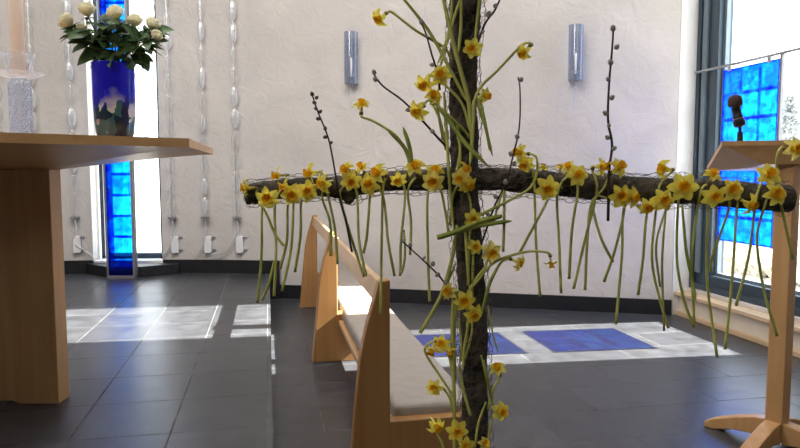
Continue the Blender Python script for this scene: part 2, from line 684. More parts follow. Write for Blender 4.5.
# baseboards
bl = [p + (Vector((0, 0, 0)) - p).normalized() * .02 for p in left_pts]
br_ = [p + (Vector((0, 0, 0)) - p).normalized() * .02 for p in right_pts]
wall_strip(bl, .2, .31, .03, 'baseboard_left', M['slate'])
k = smooth_path(br_, 6)
onplat = [p for p in k if p.x <= .07]
onlow = [p for p in k if p.x >= .05]
wall_strip(onplat, .2, .31, .03, 'baseboard_back', M['slate'], 1)
wall_strip(onlow, 0, .11, .03, 'baseboard_back', M['slate'], 1)
kx = onplat[-1]
struct(MB().box((0, kx.y - .03, 0), (.085, kx.y + .06, .312)).build('trim_1', M['slate']))

# right wall with the big window (plane x = 3.0)
WX = 3.0
WY0, WY1 = 3.20, 4.29
mb = MB().box((2.97, -6, 0), (3.27, 3.05, CEIL))
struct(mb.build('wall_right', M['plaster']))
struct(MB().box((2.97, 3.05, 3.86), (3.27, 4.6, CEIL)).build('wall_right', M['plaster']))
struct(MB().box((3.0, 3.05, -.1), (3.27, 4.6, .20)).build('wall_right', M['plaster']))
struct(MB().prism([Vector((2.89, 4.29, 0)), Vector((3.27, 4.29, 0)), Vector((3.27, 4.7, 0)), Vector((2.93, 4.55, 0))], Vector((0, 0, CEIL))).build('wall_corner', M['plaster_white']))
struct(MB().box((-6.3, -6, 0), (-6, 3.4, CEIL)).build('wall_left', M['plaster']))
struct(MB().box((-6.3, -6.3, 0), (3.4, -6, CEIL)).build('wall_front', M['plaster']))
struct(MB().box((-6.3, -6, CEIL), (3.4, 6.2, CEIL + .2)).build('ceiling', M['plaster']))
struct(MB().box((0.0, -6, -.12), (3.02, 6.0, 0)).build('floor', M['tile_floor']))
struct(MB().box((-6.2, -6, 0), (.004, 6.0, .2)).build('floor_platform', M['tile_platform']))

# window_1: dark frame, mullion, transom, panes
w1 = struct(MB().box((3.05, 4.10, .20), (3.16, 4.29, 3.86)).box((3.05, 3.02, .20), (3.16, 3.215, 3.86)).box((3.05, 3.215, .20), (3.16, 4.10, .315))
            .box((3.05, 3.215, 3.72), (3.16, 4.10, 3.86)).build('window_1', M['frame'], bevel=.004))
MB().box((3.03, 4.195, .32), (3.05, 4.245, 3.72)).build('window_moulding', M['frame_light'], w1, bevel=.004)
MB().box((3.02, 4.252, .20), (3.05, 4.29, 3.86)).box((3.03, 3.02, .20), (3.05, 3.14, 3.86)).box((3.03, 3.14, .2), (3.05, 4.25, .245)).build('window_casing', M['frame'], w1, bevel=.004)
MB().box((3.09, 4.075, .335), (3.12, 4.10, 3.72)).box((3.09, 3.215, .335), (3.12, 3.235, 3.72)).box((3.09, 3.215, .315), (3.12, 4.10, .335)).build('glazing_bead', M['frame_light'], w1)
MB().box((3.10, 3.215, .315), (3.106, 4.10, 3.72)).build('window_pane', M['pane'], w1)
# low wood-edged ledge along the foot of the window
struct(MB().box((2.90, 2.2, .148), (3.05, 4.288, .175)).build('trim_2', M['pale_wood'], bevel=.004))
struct(MB().box((2.945, 2.2, .03), (3.0, 4.288, .15)).build('trim_3', M['panel_white']))
struct(MB().box((2.915, 2.2, 0), (3.0, 4.288, .03)).build('trim_4', M['pale_wood'], bevel=.003))

# window_2: the narrow window at the back left
wa, wb = left_pts[-1], right_pts[0]
tdir = (wb - wa).normalized()
ndir = Vector((-tdir.y, tdir.x, 0))


def wbox(mbx, s0, s1, n0, n1, z0, z1):
    pl = [wa + tdir * s0 + ndir * n0, wa + tdir * s1 + ndir * n0, wa + tdir * s1 + ndir * n1, wa + tdir * s0 + ndir * n1]
    return mbx.prism([Vector((p.x, p.y, z0)) for p in pl], Vector((0, 0, z1 - z0)))


W2 = (wb - wa).length
m2 = MB()
wbox(m2, 0, .03, .19, .22, .30, 3.2)
wbox(m2, W2 - .045, W2, .12, .22, .30, 3.2)
wbox(m2, .05, W2 - .045, .16, .22, .30, .345)
wbox(m2, .05, W2 - .045, .16, .22, 3.13, 3.2)
wbox(m2, .05, W2 - .045, .16, .22, 2.18, 2.22)
w2 = struct(m2.build('window_2', M['frame']))
wbox(MB(), .05, W2 - .045, .19, .196, .345, 2.18).build('window_pane', M['pane'], w2)
wbox(MB(), .05, W2 - .045, .19, .196, 2.22, 3.13).build('window_pane', M['pane'], w2)

# dark plinth at the foot of the window
c0 = P(106, 277, 5.2)
ca, cb = G(107, 278.3, .2), G(135.5, 278.3, .2)
pl = [G(80, 272.5, .2), ca + F0 * .055 - RR * .03, cb + F0 * .055 + RR * .03, G(179, 273.5, .2), wp(178, 5.48), wp(74, 5.44)]
tag(MB().prism([Vector((p.x, p.y, .2)) for p in pl], Vector((0, 0, .085))).build('window_plinth', M['slate'], bevel=.004),
    'low dark slate plinth under the narrow window at the back', 'plinth')

# blue glass column
ca, cb = G(107, 278.3, .2), G(135.5, 278.3, .2)
cd = (cb - ca).normalized()
cn = Vector((-cd.y, cd.x, 0))
cw = (cb - ca).length
croot = empty('glass_column', (ca + cb) / 2)
croot.rotation_quaternion = Matrix(((cd.x, cn.x, 0), (cd.y, cn.y, 0), (0, 0, 1))).to_quaternion()
croot.matrix_world = Matrix.Translation(croot.location) @ croot.rotation_quaternion.to_matrix().to_4x4()
tag(croot, 'tall glowing blue glass column in a grey frame before the narrow window', 'glass column')
hw = cw / 2
CH = 2.75
fr = MB()
for x0, x1 in ((-hw, -hw + .012), (hw - .018, hw)):
    fr.box((x0, 0, 0), (x1, .05, CH))
fr.box((-hw, 0, 0), (hw, .05, .02)).box((-hw, 0, CH - .02), (hw, .05, CH))
fr.build('column_frame', M['grey_metal'], croot, world=False)
MB().box((-hw + .012, .015, .13), (-hw + .055, .03, CH - .02)).build('glass_strip', M['glass_blue_dark'], croot, world=False)
MB().box((-hw + .055, .015, .13), (hw - .018, .03, CH - .02)).build('glass_panel', M['glass_blue_column'], croot, world=False)
MB().box((-hw + .012, .015, .02), (hw - .018, .03, .13)).build('base_panel', M['glass_blue_dark'], croot, world=False)
MB().box((-hw + .012, .012, .128), (hw - .018, .033, .14)).build('crossbar', M['glass_blue_dark'], croot, world=False)

# hanging rail and blue panels before the big window
rod = MB().tube([(2.99, 4.255, 1.745), (2.99, 2.9, 1.745)], .009, 8)
ro = rod.build('hanging_rail', M['steel'], smooth=True)
tag(ro, 'thin steel rail across the big window carrying the blue glass panel', 'rail')
for z0, z1, nm, lab in ((1.22, 1.715, 'upper', 'upper blue fused glass panel hung from the steel rail, behind the microphone'),
                        (.585, 1.09, 'lower', 'lower blue fused glass panel in the big window, beneath the lectern top')):
    pr = empty('stained_glass', (2.985, 3.69, z0))
    tag(pr, lab, 'glass panel', 'blue glass panels in the big window')
    MB().box((2.981, 3.455, z0), (2.989, 3.945, z1)).build('sheet', M['glass_blue_window'], pr)
    e = MB().box((2.975, 3.425, z0), (2.995, 3.443, z1 + (.02 if nm == 'upper' else 0)))
    e.build('edge_strip', M['grey_metal'], pr)
    c = MB().box((2.978, 3.445, z0 - .004), (2.992, 3.455, z1)).build('side_seam', M['glass_blue_dark'], pr)
    if nm == 'upper':
        for y in (3.52, 3.87):
            MB().box((2.979, y, z1 - .012), (2.995, y + .03, z1 + .035)).build('clip', M['steel'], pr)
    else:
        for y in (3.434, 3.94):
            MB().tube([(2.985, y, z1 - .01), (2.985, y, 1.225)], .004, 6).build('hanger', M['steel'], pr)

# ------------------------------------------------------------------ outside
MB_g = MB().box((3.3, -14, -.35), (30, 40, -.25)).box((-20, 6.6, -.35), (3.3, 40, -.25))
struct(MB_g.build('ground', M['gravel']))


def blob_mesh(mb, c, r, sq=(1, 1, 1), seed=0, rough=.35, seg=14):
    prof = []
    vs, fs = [], []
    rings = seg // 2 + 1
    for i in range(rings + 1):
        th = PI * i / rings
        for kk in range(seg):
            ph = 2 * PI * kk / seg
            d = Vector((math.sin(th) * math.cos(ph), math.sin(th) * math.sin(ph), math.cos(th)))
            q = 1 + rough * noise.noise(d * 2.3 + Vector((seed, seed * .7, 0)))
            vs.append(Vector(c) + Vector((d.x * r * sq[0], d.y * r * sq[1], d.z * r * sq[2])) * q)
    for i in range(rings):
        for kk in range(seg):
            k2 = (kk + 1) % seg
            fs.append((i * seg + kk, i * seg + k2, (i + 1) * seg + k2, (i + 1) * seg + kk))
    mb.add(vs, fs)


# dry hedge under the window view: many small leaf cards on a rounded core
hm = MB()
for i in range(26):
    blob_mesh(hm, (6.2 + random.uniform(-.2, .2), 5.4 + i * .12, .15 + random.uniform(-.05, .05)), .33, (1, 1, 1.25), i, .6)
for i in range(2200):
    y = random.uniform(5.2, 8.6)
    a = random.uniform(0, PI)
    c = Vector((6.2 - .42 * math.sin(a), y, .1 + .45 * math.cos(a) * random.uniform(.3, 1.1)))
    u = Vector((random.gauss(0, 1), random.gauss(0, 1), random.gauss(0, 1))).normalized() * .035
    v = u.orthogonal().normalized() * .02
    hm.add([c - u, c + v, c + u, c - v], [(0, 1, 2, 3)])
tag(hm.build('dry_hedge', M['hedge']), 'dry beige hedge outside beneath the blue window panel', 'hedge')
cm = empty('conifer_tree', CW(.585 * 12, 12, -.25))
tag(cm, 'pale conical conifer outside the right edge of the big window', 'tree')
cc = cm.location
f_ = MB()
for i in range(1500):
    t = random.random() ** .7
    a = random.uniform(0, 2 * PI)
    r = (1 - t) * .62 * random.uniform(.55, 1.05)
    c = Vector((cc.x + r * math.cos(a), cc.y + r * math.sin(a), .1 + t * 2.3))
    u = Vector((math.cos(a), math.sin(a), random.uniform(-.6, .3))).normalized() * .12
    v = u.orthogonal().normalized() * .035
    f_.add([c - u * .2, c + v, c + u, c - v], [(0, 1, 2, 3)])
f_.build('foliage', M['conifer'], cm)
MB().tube([cc, cc + Vector((0, 0, 2.2))], [.08, .02], 8).build('trunk', M['tree_bark'], cm)
# bare trees outside the narrow window
def bare_tree(loc, lab, hgt, seed):
    rnd = random.Random(seed)
    tr = empty('bare_tree', loc)
    tag(tr, lab, 'tree')
    br2 = MB()
    top = Vector(loc) + Vector((0, 0, hgt))
    tk = MB().tube(smooth_path([loc, Vector(loc) + Vector((.1, 0, hgt * .5)), top], 5), [.16 * (1 - i / 12) + .02 for i in range(11)], 8)
    tk.build('trunk', M['tree_bark'], tr)
    for i in range(26):
        z = hgt * rnd.uniform(.2, .95)
        a = rnd.uniform(0, 2 * PI)
        p0 = Vector(loc) + Vector((0, 0, z))
        p = p0.copy()
        d = Vector((math.cos(a), math.sin(a), rnd.uniform(.1, .8))).normalized()
        pts = [p.copy()]
        for s in range(4):
            p = p + d * .45
            d = (d + Vector((rnd.gauss(0, .3), rnd.gauss(0, .3), rnd.gauss(0, .2)))).normalized()
            pts.append(p.copy())
            if s > 0:
                q = p + Vector((rnd.gauss(0, .4), rnd.gauss(0, .4), rnd.uniform(.1, .5)))
                br2.tube([p, p.lerp(q, .5) + Vector((0, 0, .05)), q], [.014, .010, .005], 5)
        br2.tube(pts, [.04, .032, .025, .018, .01], 6)
    br2.build('branches', M['tree_bark'], tr)


bare_tree(CW((112 - 400) / FPX * 9.0, 9.0, -.25), 'bare leafless tree seen through the narrow window at the back', 4.6, 3)

# ------------------------------------------------------------------ shapes with a bellied underside (altar top, lectern top)
def belly_top(top, th, inner, nx=10):
    """top: 4 corners in order; th edge thickness; inner: 4 lower points matching the corners"""
    mb = MB()
    dn = Vector((0, 0, -th))
    b = [p + dn for p in top]
    mb.add(top, [(0, 1, 2, 3)])
    for i in range(4):
        j = (i + 1) % 4
        mb.add([top[i], top[j], b[j], b[i]], [(0, 1, 2, 3)])
    # underside: curved sheets from each edge to the inner rectangle
    for i in range(4):
        j = (i + 1) % 4
        rows = []
        for k2 in range(nx + 1):
            t = k2 / nx
            zt = t ** 1.25
            a0 = b[i].lerp(inner[i], t)
            a1 = b[j].lerp(inner[j], t)
            a0.z = b[i].z + (inner[i].z - b[i].z) * zt
            a1.z = b[j].z + (inner[j].z - b[j].z) * zt
            rows.append([a0.lerp(a1, s / 6) for s in range(7)])
        vs = [p for r in rows for p in r]
        fs = [(r * 7 + s, r * 7 + s + 1, (r + 1) * 7 + s + 1, (r + 1) * 7 + s) for r in range(nx) for s in range(6)]
        mb.add(vs, fs)
    mb.add(inner, [(0, 1, 2, 3)])
    return mb


def weld(o, d=.0005):
    bm = bmesh.new()
    bm.from_mesh(o.data)
    bmesh.ops.remove_doubles(bm, verts=bm.verts, dist=d)
    bmesh.ops.recalc_face_normals(bm, faces=bm.faces)
    bm.to_mesh(o.data)
    bm.free()
    return o


# ------------------------------------------------------------------ altar
TZ = 1.15
nr = G(189, 138.4, TZ)
fr_ = G(213, 148.3, TZ)
fdir = (G(0, 132.2, TZ) - nr).normalized()
LEN = 1.75
nl = nr + fdir * LEN
fl = fr_ + fdir * LEN
altar = empty('altar_table', (nr + fl) / 2 * 1.0)
altar.location.z = .2
altar.matrix_world = Matrix.Translation(altar.location)
tag(altar, 'pale birch altar table with thick slab leg on the dark tiled platform', 'table')
PD = 2.405
pa = G(59, 404, .2)
pdir = -(RR * 1.0 + F0 * .0)
pb = pa + pdir * 1.0
pthk = (F0 * .08)
ZB = CAMZ + (171 - 169.5) / FPX * PD
inner = [pa, pa + pthk, pb + pthk, pb]
inner = [Vector((p.x, p.y, ZB)) for p in inner]
corners = [nr, fr_, fl, nl]
top = belly_top(corners, .027, inner)
to = top.build('tabletop', M['birch_x'], altar)
weld(to)
pier = MB()
poly = []
for s, z in ((0, .2), (.14, .2), (.17, .212), (1.0, .212)):
    q = pa + pdir * s
    poly.append(Vector((q.x, q.y, z)))
q = pb
poly += [Vector((q.x, q.y, ZB)), Vector((pa.x, pa.y, ZB))]
pier.prism(poly, pthk)
pier.build('slab_leg', M['birch'], altar, bevel=.003)
foot = MB()
q0, q1 = pa + pdir * .6 + pthk * .2, pa + pdir * .98 + pthk * .8
foot.box((min(q0.x, q1.x), min(q0.y, q1.y), .2), (max(q0.x, q1.x), max(q0.y, q1.y), .213)).build('foot_pad', M['birch'], altar)

# candlestick and candle
cs = P(22, 141, 2.2)
cs.z = TZ
cst = empty('candlestick', cs)
tag(cst, 'clear textured glass candlestick with a wide drip dish on the altar', 'candlestick')
prof = [(.040, 0), (.041, .006), (.033, .012)]
for i in range(22):
    z = .014 + i * .008
    prof += [(.0305, z), (.0335, z + .004)]
prof += [(.026, .195), (.022, .205)]
m_ = Matrix.Translation(cs)
st_ = MB().lathe(prof, 40, m_)
for i, v in enumerate(st_.v):
    row, kk = i // 40, i % 40
    if 3 <= row < len(prof) - 2:
        a_ = 2 * PI * kk / 40
        v += Vector((math.cos(a_), math.sin(a_), 0)) * (.0022 if (kk + row // 2) % 2 else -.0012)
st_.build('glass_stand', M['crystal_rough'], cst)
MB().lathe([(.022, .203), (.05, .207), (.072, .218), (.076, .222), (.072, .221), (.05, .211), (.02, .208)], 32, m_).build('drip_dish', M['crystal'], cst, smooth=True)
MB().lathe([(.018, .208), (.030, .214), (.040, .245), (.050, .283), (.048, .283), (.038, .246), (.029, .22), (.018, .214)], 24, m_).build('candle_cup', M['crystal'], cst, smooth=True)
cd_ = empty('candle', cs + Vector((0, 0, .215)))
tag(cd_, 'tall pale wax candle standing in the glass candlestick', 'candle')
MB().lathe([(.0205, .215), (.0215, .3), (.0215, .80), (.016, .812), (.002, .812)], 20, m_, True).build('wax_body', M['wax'], cd_, smooth=True, auto=True)
MB().tube([cs + Vector((0, 0, .81)), cs + Vector((.002, 0, .825))], .0015, 5).build('wick', M['mic_black'], cd_)

# vase and roses
VD = 2.3
vb = P(115.5, 139, VD)
vb.z = TZ
vase = MB()
R0 = .069
vprof = [(.0, .0), (.045, .0), (.055, .008), (.061, .03), (.066, .08), (.0685, .15), (R0, .262), (R0 + .001, .266), (R0 - .003, .265), (.064, .15), (.058, .04), (.05, .015), (0, .012)]
ve = empty('flower_vase', vb)
tag(ve, 'deep blue glass vase with mottled white and pink base, holding white roses', 'vase')
MB().lathe(vprof, 36, None).build('vase_body', M['vase'], ve, smooth=True, world=False)


def petal_sheet(w, l, cup, curl, nu=6, nv=6):
    vs, fs = [], []
    for j in range(nv + 1):
        v = j / nv
        ww = w * (math.sin(min(1, v * 1.15) * PI * .62) ** .8 if v > 0 else 0.15)
        for i in range(nu + 1):
            u = i / nu * 2 - 1
            vs.append(Vector((u * ww, v * l, cup * (u * u) * w - 0)))
    for j in range(nv):
        for i in range(nu):
            a = j * (nu + 1) + i
            fs.append((a, a + 1, a + nu + 2, a + nu + 1))
    return vs, fs


def rose_mesh():
    """a half-open rose: rings of wrapped petals, outer lips rolled out; unit radius ~1, height ~1.2, axis +z"""
    mb = MB()
    rings = [(3, .28, 1.15, 0.0), (4, .46, 1.16, .03), (5, .66, 1.12, .12), (5, .84, 1.0, .28), (5, .95, .85, .42)]
    for ri, (n, R, H, roll) in enumerate(rings):
        for k2 in range(n):
            a0 = 2 * PI * k2 / n + ri * .7
            half = PI / n * 1.45
            nu, nv = 8, 8
            vs, fs = [], []
            for j in range(nv + 1):
                v = j / nv
                for i in range(nu + 1):
                    u = i / nu * 2 - 1
                    wd = half * (1 if v > .3 else (.55 + .45 * v / .3))
                    a = a0 + u * wd
                    rad = R * (math.sin(min(1, v * 1.3) * PI / 2) ** .8) * (1 - .12 * v * (1 - roll)) + roll * max(0, v - .7) ** 1.2 * 1.6
                    rad += .05 * (u + 1) * .5
                    z = H * v * (1 - .22 * u * u * v) - roll * max(0, v - .8) * 1.2
                    vs.append(Vector((rad * math.cos(a), rad * math.sin(a), z)))
            for j in range(nv):
                for i in range(nu):
                    b0 = j * (nu + 1) + i
                    fs.append((b0, b0 + 1, b0 + nu + 2, b0 + nu + 1))
            mb.add(vs, fs)
    return mb


def leaflet(mb, base, d, nrm, L, W):
    """one pointed oval leaf, folded a little along its midrib"""
    d = d.normalized()
    s = d.cross(nrm).normalized()
    n = s.cross(d).normalized()
    vs, fs = [], []
    N = 6
    for j in range(N + 1):
        v = j / N
        w = W * math.sin(PI * v ** .8) * (1 - .15 * v)
        c = base + d * (L * v) - n * (L * .22 * v * v)
        vs += [c - s * w + n * w * .25, c, c + s * w + n * w * .25]
    for j in range(N):
        for i in range(2):
            a = j * 3 + i
            fs.append((a, a + 1, a + 4, a + 3))
    mb.add(vs, fs)


roses = [
    (87, 11, 2.28, .031, (-.1, 1, .15), 'white rose standing highest on the left of the blue vase bouquet'),
    (68, 22, 2.27, .030, (-.8, .7, .2), 'white rose leaning out farthest left in the blue vase bouquet'),
    (82, 30, 2.30, .023, (-.3, .9, .4), 'small white rose low between the two left-hand blooms of the bouquet'),
    (116, 14, 2.27, .030, (-.05, .8, .5), 'white rose in the upper middle of the bouquet against blue glass'),
    (112, 25, 2.33, .025, (.1, 1, -.2), 'white rose half hidden behind the upper middle bloom'),
    (135, 22, 2.29, .028, (.1, .9, .3), 'white rose right of the middle of the bouquet, before the bright window'),
    (152, 25, 2.28, .027, (.5, .8, .3), 'white rose at the upper right end of the bouquet'),
    (156, 36, 2.25, .021, (.7, .5, .6), 'small white rose drooping at the far right of the bouquet'),
]
rmesh = None
rnd = random.Random(11)
for i, (px, py, d, r, fc, lab) in enumerate(roses):
    fdirv = FD(*fc)
    c = P(px, py, d) - fdirv * r * .6
    quat = fdirv.to_track_quat('Z', 'Y')
    ro_ = empty('rose', c, quat)
    tag(ro_, lab, 'rose', 'white roses in the blue vase')
    if rmesh is None:
        bl_ = rose_mesh().build('bloom', M['rose'], ro_, smooth=True, world=False)
        rmesh = bl_
    else:
        bl_ = link_copy(rmesh, 'bloom', ro_)
    bl_.scale = (r * .92, r * .92, r * 1.35)
    bl_.rotation_euler = (0, 0, rnd.uniform(0, 6))
    # stem into the vase
    ang = rnd.uniform(0, 2 * PI)
    inn = vb + Vector((math.cos(ang) * .028, math.sin(ang) * .028, .03))
    off = (c - vb)
    lip = vb + Vector((off.x * .22, off.y * .22, .265))
    mid = lip.lerp(c, .6) + Vector((0, 0, .01))
    path = smooth_path([c, mid, lip, inn], 6)
    MB().tube(path, .0026, 6).build('stem', M['rose_stem'], ro_, smooth=True)
    # sepals
    sp_ = MB()
    side = fdirv.orthogonal().normalized()
    for k2 in range(5):
        q = Matrix.Rotation(2 * PI * k2 / 5, 3, fdirv) @ side
        leaflet(sp_, c, (q * .9 - fdirv * .2), fdirv, r * 1.0, r * .2)
    sp_.build('sepals', M['rose_stem'], ro_)
    # leaves along the stem above the lip
    nlv = 12
    for k2 in range(nlv):
        t = .16 + .8 * k2 / nlv
        pt = path[0].lerp(path[6], 1)
        idx = t * 12
        i0 = int(idx)
        pt = path[min(i0, 11)].lerp(path[min(i0 + 1, 12)], idx - i0)
        a = rnd.uniform(0, 2 * PI)
        dd = Vector((math.cos(a), math.sin(a) * .8, rnd.uniform(-.9, .5)))
        outw = Vector((pt.x - vb.x, pt.y - vb.y, 0))
        dd = (dd + outw * 6).normalized()
        if dd.dot(F0) < -.5 and rnd.random() < .2:
            dd = -dd
        st = pt + dd * rnd.uniform(.012, .03)
        lm = MB()
        lm.tube([pt, st], .0011, 5)
        L_ = rnd.uniform(.048, .072)
        nn = Vector((rnd.gauss(0, .5), rnd.gauss(0, .5), 1)) - F0 * .9
        leaflet(lm, st, dd, nn, L_, L_ * .32)
        if k2 % 2 == 0:
            sd = dd.cross(Vector((0, 0, 1))).normalized()
            leaflet(lm, st, (dd * .4 + sd), nn, L_ * .8, L_ * .27)
            leaflet(lm, st, (dd * .4 - sd), nn, L_ * .8, L_ * .27)
        lm.build('leaf', M['rose_leaf'], ro_, smooth=True)

# ------------------------------------------------------------------ glass bead chains on the back wall
def bead_mesh():
    mb = MB()
    prof = [(.002, 0)]
    for i in range(1, 13):
        t = i / 13
        prof.append((.030 * math.sin(PI * t) ** .5, .175 * t))
    prof.append((.002, .175))
    return mb.lathe(prof, 14, Matrix.Scale(.6, 4, Vector((0, 1, 0))))


def wall_d(px):
    tab = [(-150, 5.0), (-60, 5.2), (20, 5.36), (91, 5.46), (161, 5.50), (230, 5.48), (300, 5.39), (400, 5.22), (480, 5.08), (560, 4.95), (618, 4.86), (675, 4.77)]
    for (a, da), (b, db) in zip(tab, tab[1:]):
        if a <= px <= b:
            return da + (db - da) * (px - a) / (b - a)
    return 5.4


bead_a = bead_b = None
chains = [(3, 'clear glass bead chain on the wall at the far left, left of the candle'),
          (37, 'clear glass bead chain on the wall just right of the candle'),
          (75, 'clear glass bead chain on the wall behind the left roses'),
          (172, 'clear glass bead chain on the wall just right of the narrow window'),
          (205, 'clear glass bead chain, middle of the three right of the narrow window'),
          (236.5, 'clear glass bead chain farthest right, above the crossbeam tip')]
boxlab = ['white socket box low on the wall, hidden behind the altar leg', 'white socket box behind the altar leg',
          'white socket box low on the wall between altar leg and blue glass column', 'white socket box under the bead chain beside the narrow window',
          'white socket box under the middle bead chain right of the narrow window', 'white socket box under the rightmost bead chain']
for i, (px, lab) in enumerate(chains):
    d = wall_d(px) - .05
    base = P(px, 218.5, d)
    dirn = (CAM - base)
    dirn.z = 0
    q = Matrix.Rotation(math.atan2(-dirn.x, dirn.y) + PI, 4, 'Z').to_quaternion()
    ch = empty('glass_chain', base, q)
    tag(ch, lab, 'glass chain', 'glass bead chains on the back wall')
    rn = random.Random(i)
    z = .02
    n = 0
    while z < 2.55:
        s = rn.uniform(.86, 1.12)
        milky = rn.random() < .4
        if bead_a is None:
            bead_a = bead_mesh().build('bead', M['bead'], ch, smooth=True, world=False)
            bead_b = None
            o = bead_a
        elif milky and bead_b is None:
            bead_b = bead_mesh().build('bead', M['bead_milky'], ch, smooth=True, world=False)
            o = bead_b
        else:
            o = link_copy(bead_b if milky else bead_a, 'bead', ch)
        wdt = rn.uniform(1.0, 1.25) * (1.0 if i != 4 else .8)
        o.location = (0, 0, z)
        o.scale = (wdt, 1, s)
        z += .177 * s
        n += 1
    MB().tube([(0, .0, -.0), (0, 0, 2.62)], .004, 6).build('rod', M['steel'], ch, world=False)
    MB().box((-.035, -.02, .0), (.035, .045, .012)).build('bracket', M['grey_metal'], ch, world=False)
    # socket box on the wall
    if i in (0, 1):
        continue
    bp_ = P(px + (3 if i >= 3 else 2), 253, wall_d(px) - .02)
    bx = empty('socket_box', bp_, q)
    tag(bx, boxlab[i], 'socket box', 'white socket boxes below the glass chains')
    MB().box((-.03, -.02, 0), (.03, .03, .14)).build('box_body', M['white_plastic'], bx, bevel=.006, world=False)
    for z2 in (.02, .125):
        MB().box((.03, -.012, z2), (.062, .0, z2 + .012)).build('tab', M['grey_metal'], bx, world=False)
    # cable from chain to box
    pts = [base + Vector((0, 0, 0)), P(px + 1, 230, d), P(px + (-4 if i == 5 else 0) - 1, 243, d + .01), P(px + (-12 if i == 5 else (16 if i == 2 else -6)), 252 if i != 2 else 255, d + .02), P(px + (-26 if i == 5 else (19 if i == 2 else -10)), 254.5 if i != 2 else 262, d + .02)]
    c_ = MB().tube(smooth_path(pts, 6), .006, 6).build('power_cable', M['cable'], smooth=True)
    tag(c_, ['', '', 'pale cable from the bead chain left of the blue glass column to the floor', 'pale cable below the bead chain beside the narrow window',
             'pale cable below the middle bead chain right of the narrow window', 'pale cable curving left below the rightmost bead chain'][i], 'cable', 'cables under the glass chains')

# wall sconces
for px, lab in ((351.3, 'blue-grey glass wall sconce with white candle, left of the cross'), (575.3, 'blue-grey glass wall sconce with white candle, right of the cross')):
    d = wall_d(px) - .09
    b = P(px, 83.5 if px < 400 else 80.5, d)
    dirn = CAM - b
    q = Matrix.Rotation(math.atan2(-dirn.x, dirn.y) + PI, 4, 'Z').to_quaternion()
    s = empty('wall_sconce', b, q)
    tag(s, lab, 'sconce', 'glass wall sconces')
    sh = MB()
    n = 14
    vs, fs = [], []
    for z in (0.0, .40):
        for r in (.054, .049):
            for k2 in range(n + 1):
                a = PI + PI * k2 / n
                vs.append(Vector((r * math.cos(a), r * .75 * math.sin(a) + .03, z)))
    m = n + 1
    for k2 in range(n):
        fs += [(k2, k2 + 1, 2 * m + k2 + 1, 2 * m + k2), (m + k2 + 1, m + k2, 3 * m + k2, 3 * m + k2 + 1), (k2, k2 + 1, m + k2 + 1, m + k2), (2 * m + k2, 2 * m + k2 + 1, 3 * m + k2 + 1, 3 * m + k2)]
    sh.add(vs, fs).build('glass_shade', M['sconce_glass'], s, smooth=True, world=False, auto=True)
    MB().lathe([(.008, .045), (.008, .19), (.003, .20)], 10, Matrix.Translation((0, -.005, 0)), True).build('candle', M['wax_white'], s, smooth=True, world=False)
    MB().lathe([(.004, .0), (.006, .02), (.02, .05), (.022, .065), (.018, .06), (.004, .03)], 14, Matrix.Translation((0, -.005, 0))).build('candle_cup', M['crystal'], s, smooth=True, world=False)
    MB().lathe([(.006, -.20), (.0075, -.1), (.009, -.01), (.02, .0), (.012, .01)], 12, Matrix.Translation((0, -.005, 0))).build('glass_stem', M['crystal'], s, smooth=True, world=False)
    MB().box((-.045, .03, .0), (.045, .085, .014)).build('wall_bracket', M['grey_metal'], s, world=False)

# ------------------------------------------------------------------ benches
def end_profile(y):
    pts = [(.225, 0), (.236, .1), (.246, .2), (.258, .34), (.272, .475), (.293, .575), (.318, .66), (.330, .71), (.366, .715), (.366, .265), (.645, .265), (.64, .1), (.625, 0)]
    return [Vector((x, y, z)) for x, z in pts]


def bench(y0, y1, lab):
    b = empty('wooden_bench', (.43, (y0 + y1) / 2, 0))
    tag(b, lab, 'bench', 'low birch benches with grey cushions')
    for y in (y0, y1 - .045):
        MB().prism(end_profile(y), Vector((0, .045, 0))).build('end_panel', M['birch_shaded'], b, bevel=.004)
    MB().box((.37, y0 + .045, .205), (.645, y1 - .045, .232)).build('seat_board', M['birch_y'], b, bevel=.004)
    MB().prism([Vector((.326, y0 + .045, .635)), Vector((.348, y0 + .045, .635)), Vector((.362, y0 + .045, .70)), Vector((.337, y0 + .045, .705))], Vector((0, y1 - y0 - .09, 0))).build('backrest_rail', M['birch_y'], b, bevel=.005)
    cu = MB().box((.388, y0 + .04, .233), (.655, y1 - .04, .302)).build('seat_cushion', M['cushion'], b, bevel=.022)
    cu.modifiers['bevel'].segments = 4
    return b


bench(1.985, 3.62, 'nearer birch bench with grey cushion, its fin-shaped end panel beside the cross')
bench(3.625, 5.11, 'farther birch bench reaching the back wall, behind the nearer bench')

# ------------------------------------------------------------------ lectern and microphone
lec = empty('lectern', G(777, 442, 0))
tag(lec, 'birch lectern with square post and splayed feet at the right edge', 'lectern')
L0 = P(722, 141, 2.45)
FLp = P(707, 166.5, 2.9)
rdir = (RR * .949 - F0 * .316)
LWD = .44
NRp = L0 + rdir * LWD
FRp = FLp + rdir * LWD
pc = P(776, 442, 2.45)
pc.z = 0
an1 = (RR * -.80 + F0 * -.60).normalized()
an2 = (RR * .60 + F0 * -.80).normalized()
hs = .032
ztop = 1.075
pq = [pc + an1 * hs * sx + an2 * hs * sy for sx, sy in ((1, 1), (1, -1), (-1, -1), (-1, 1))]
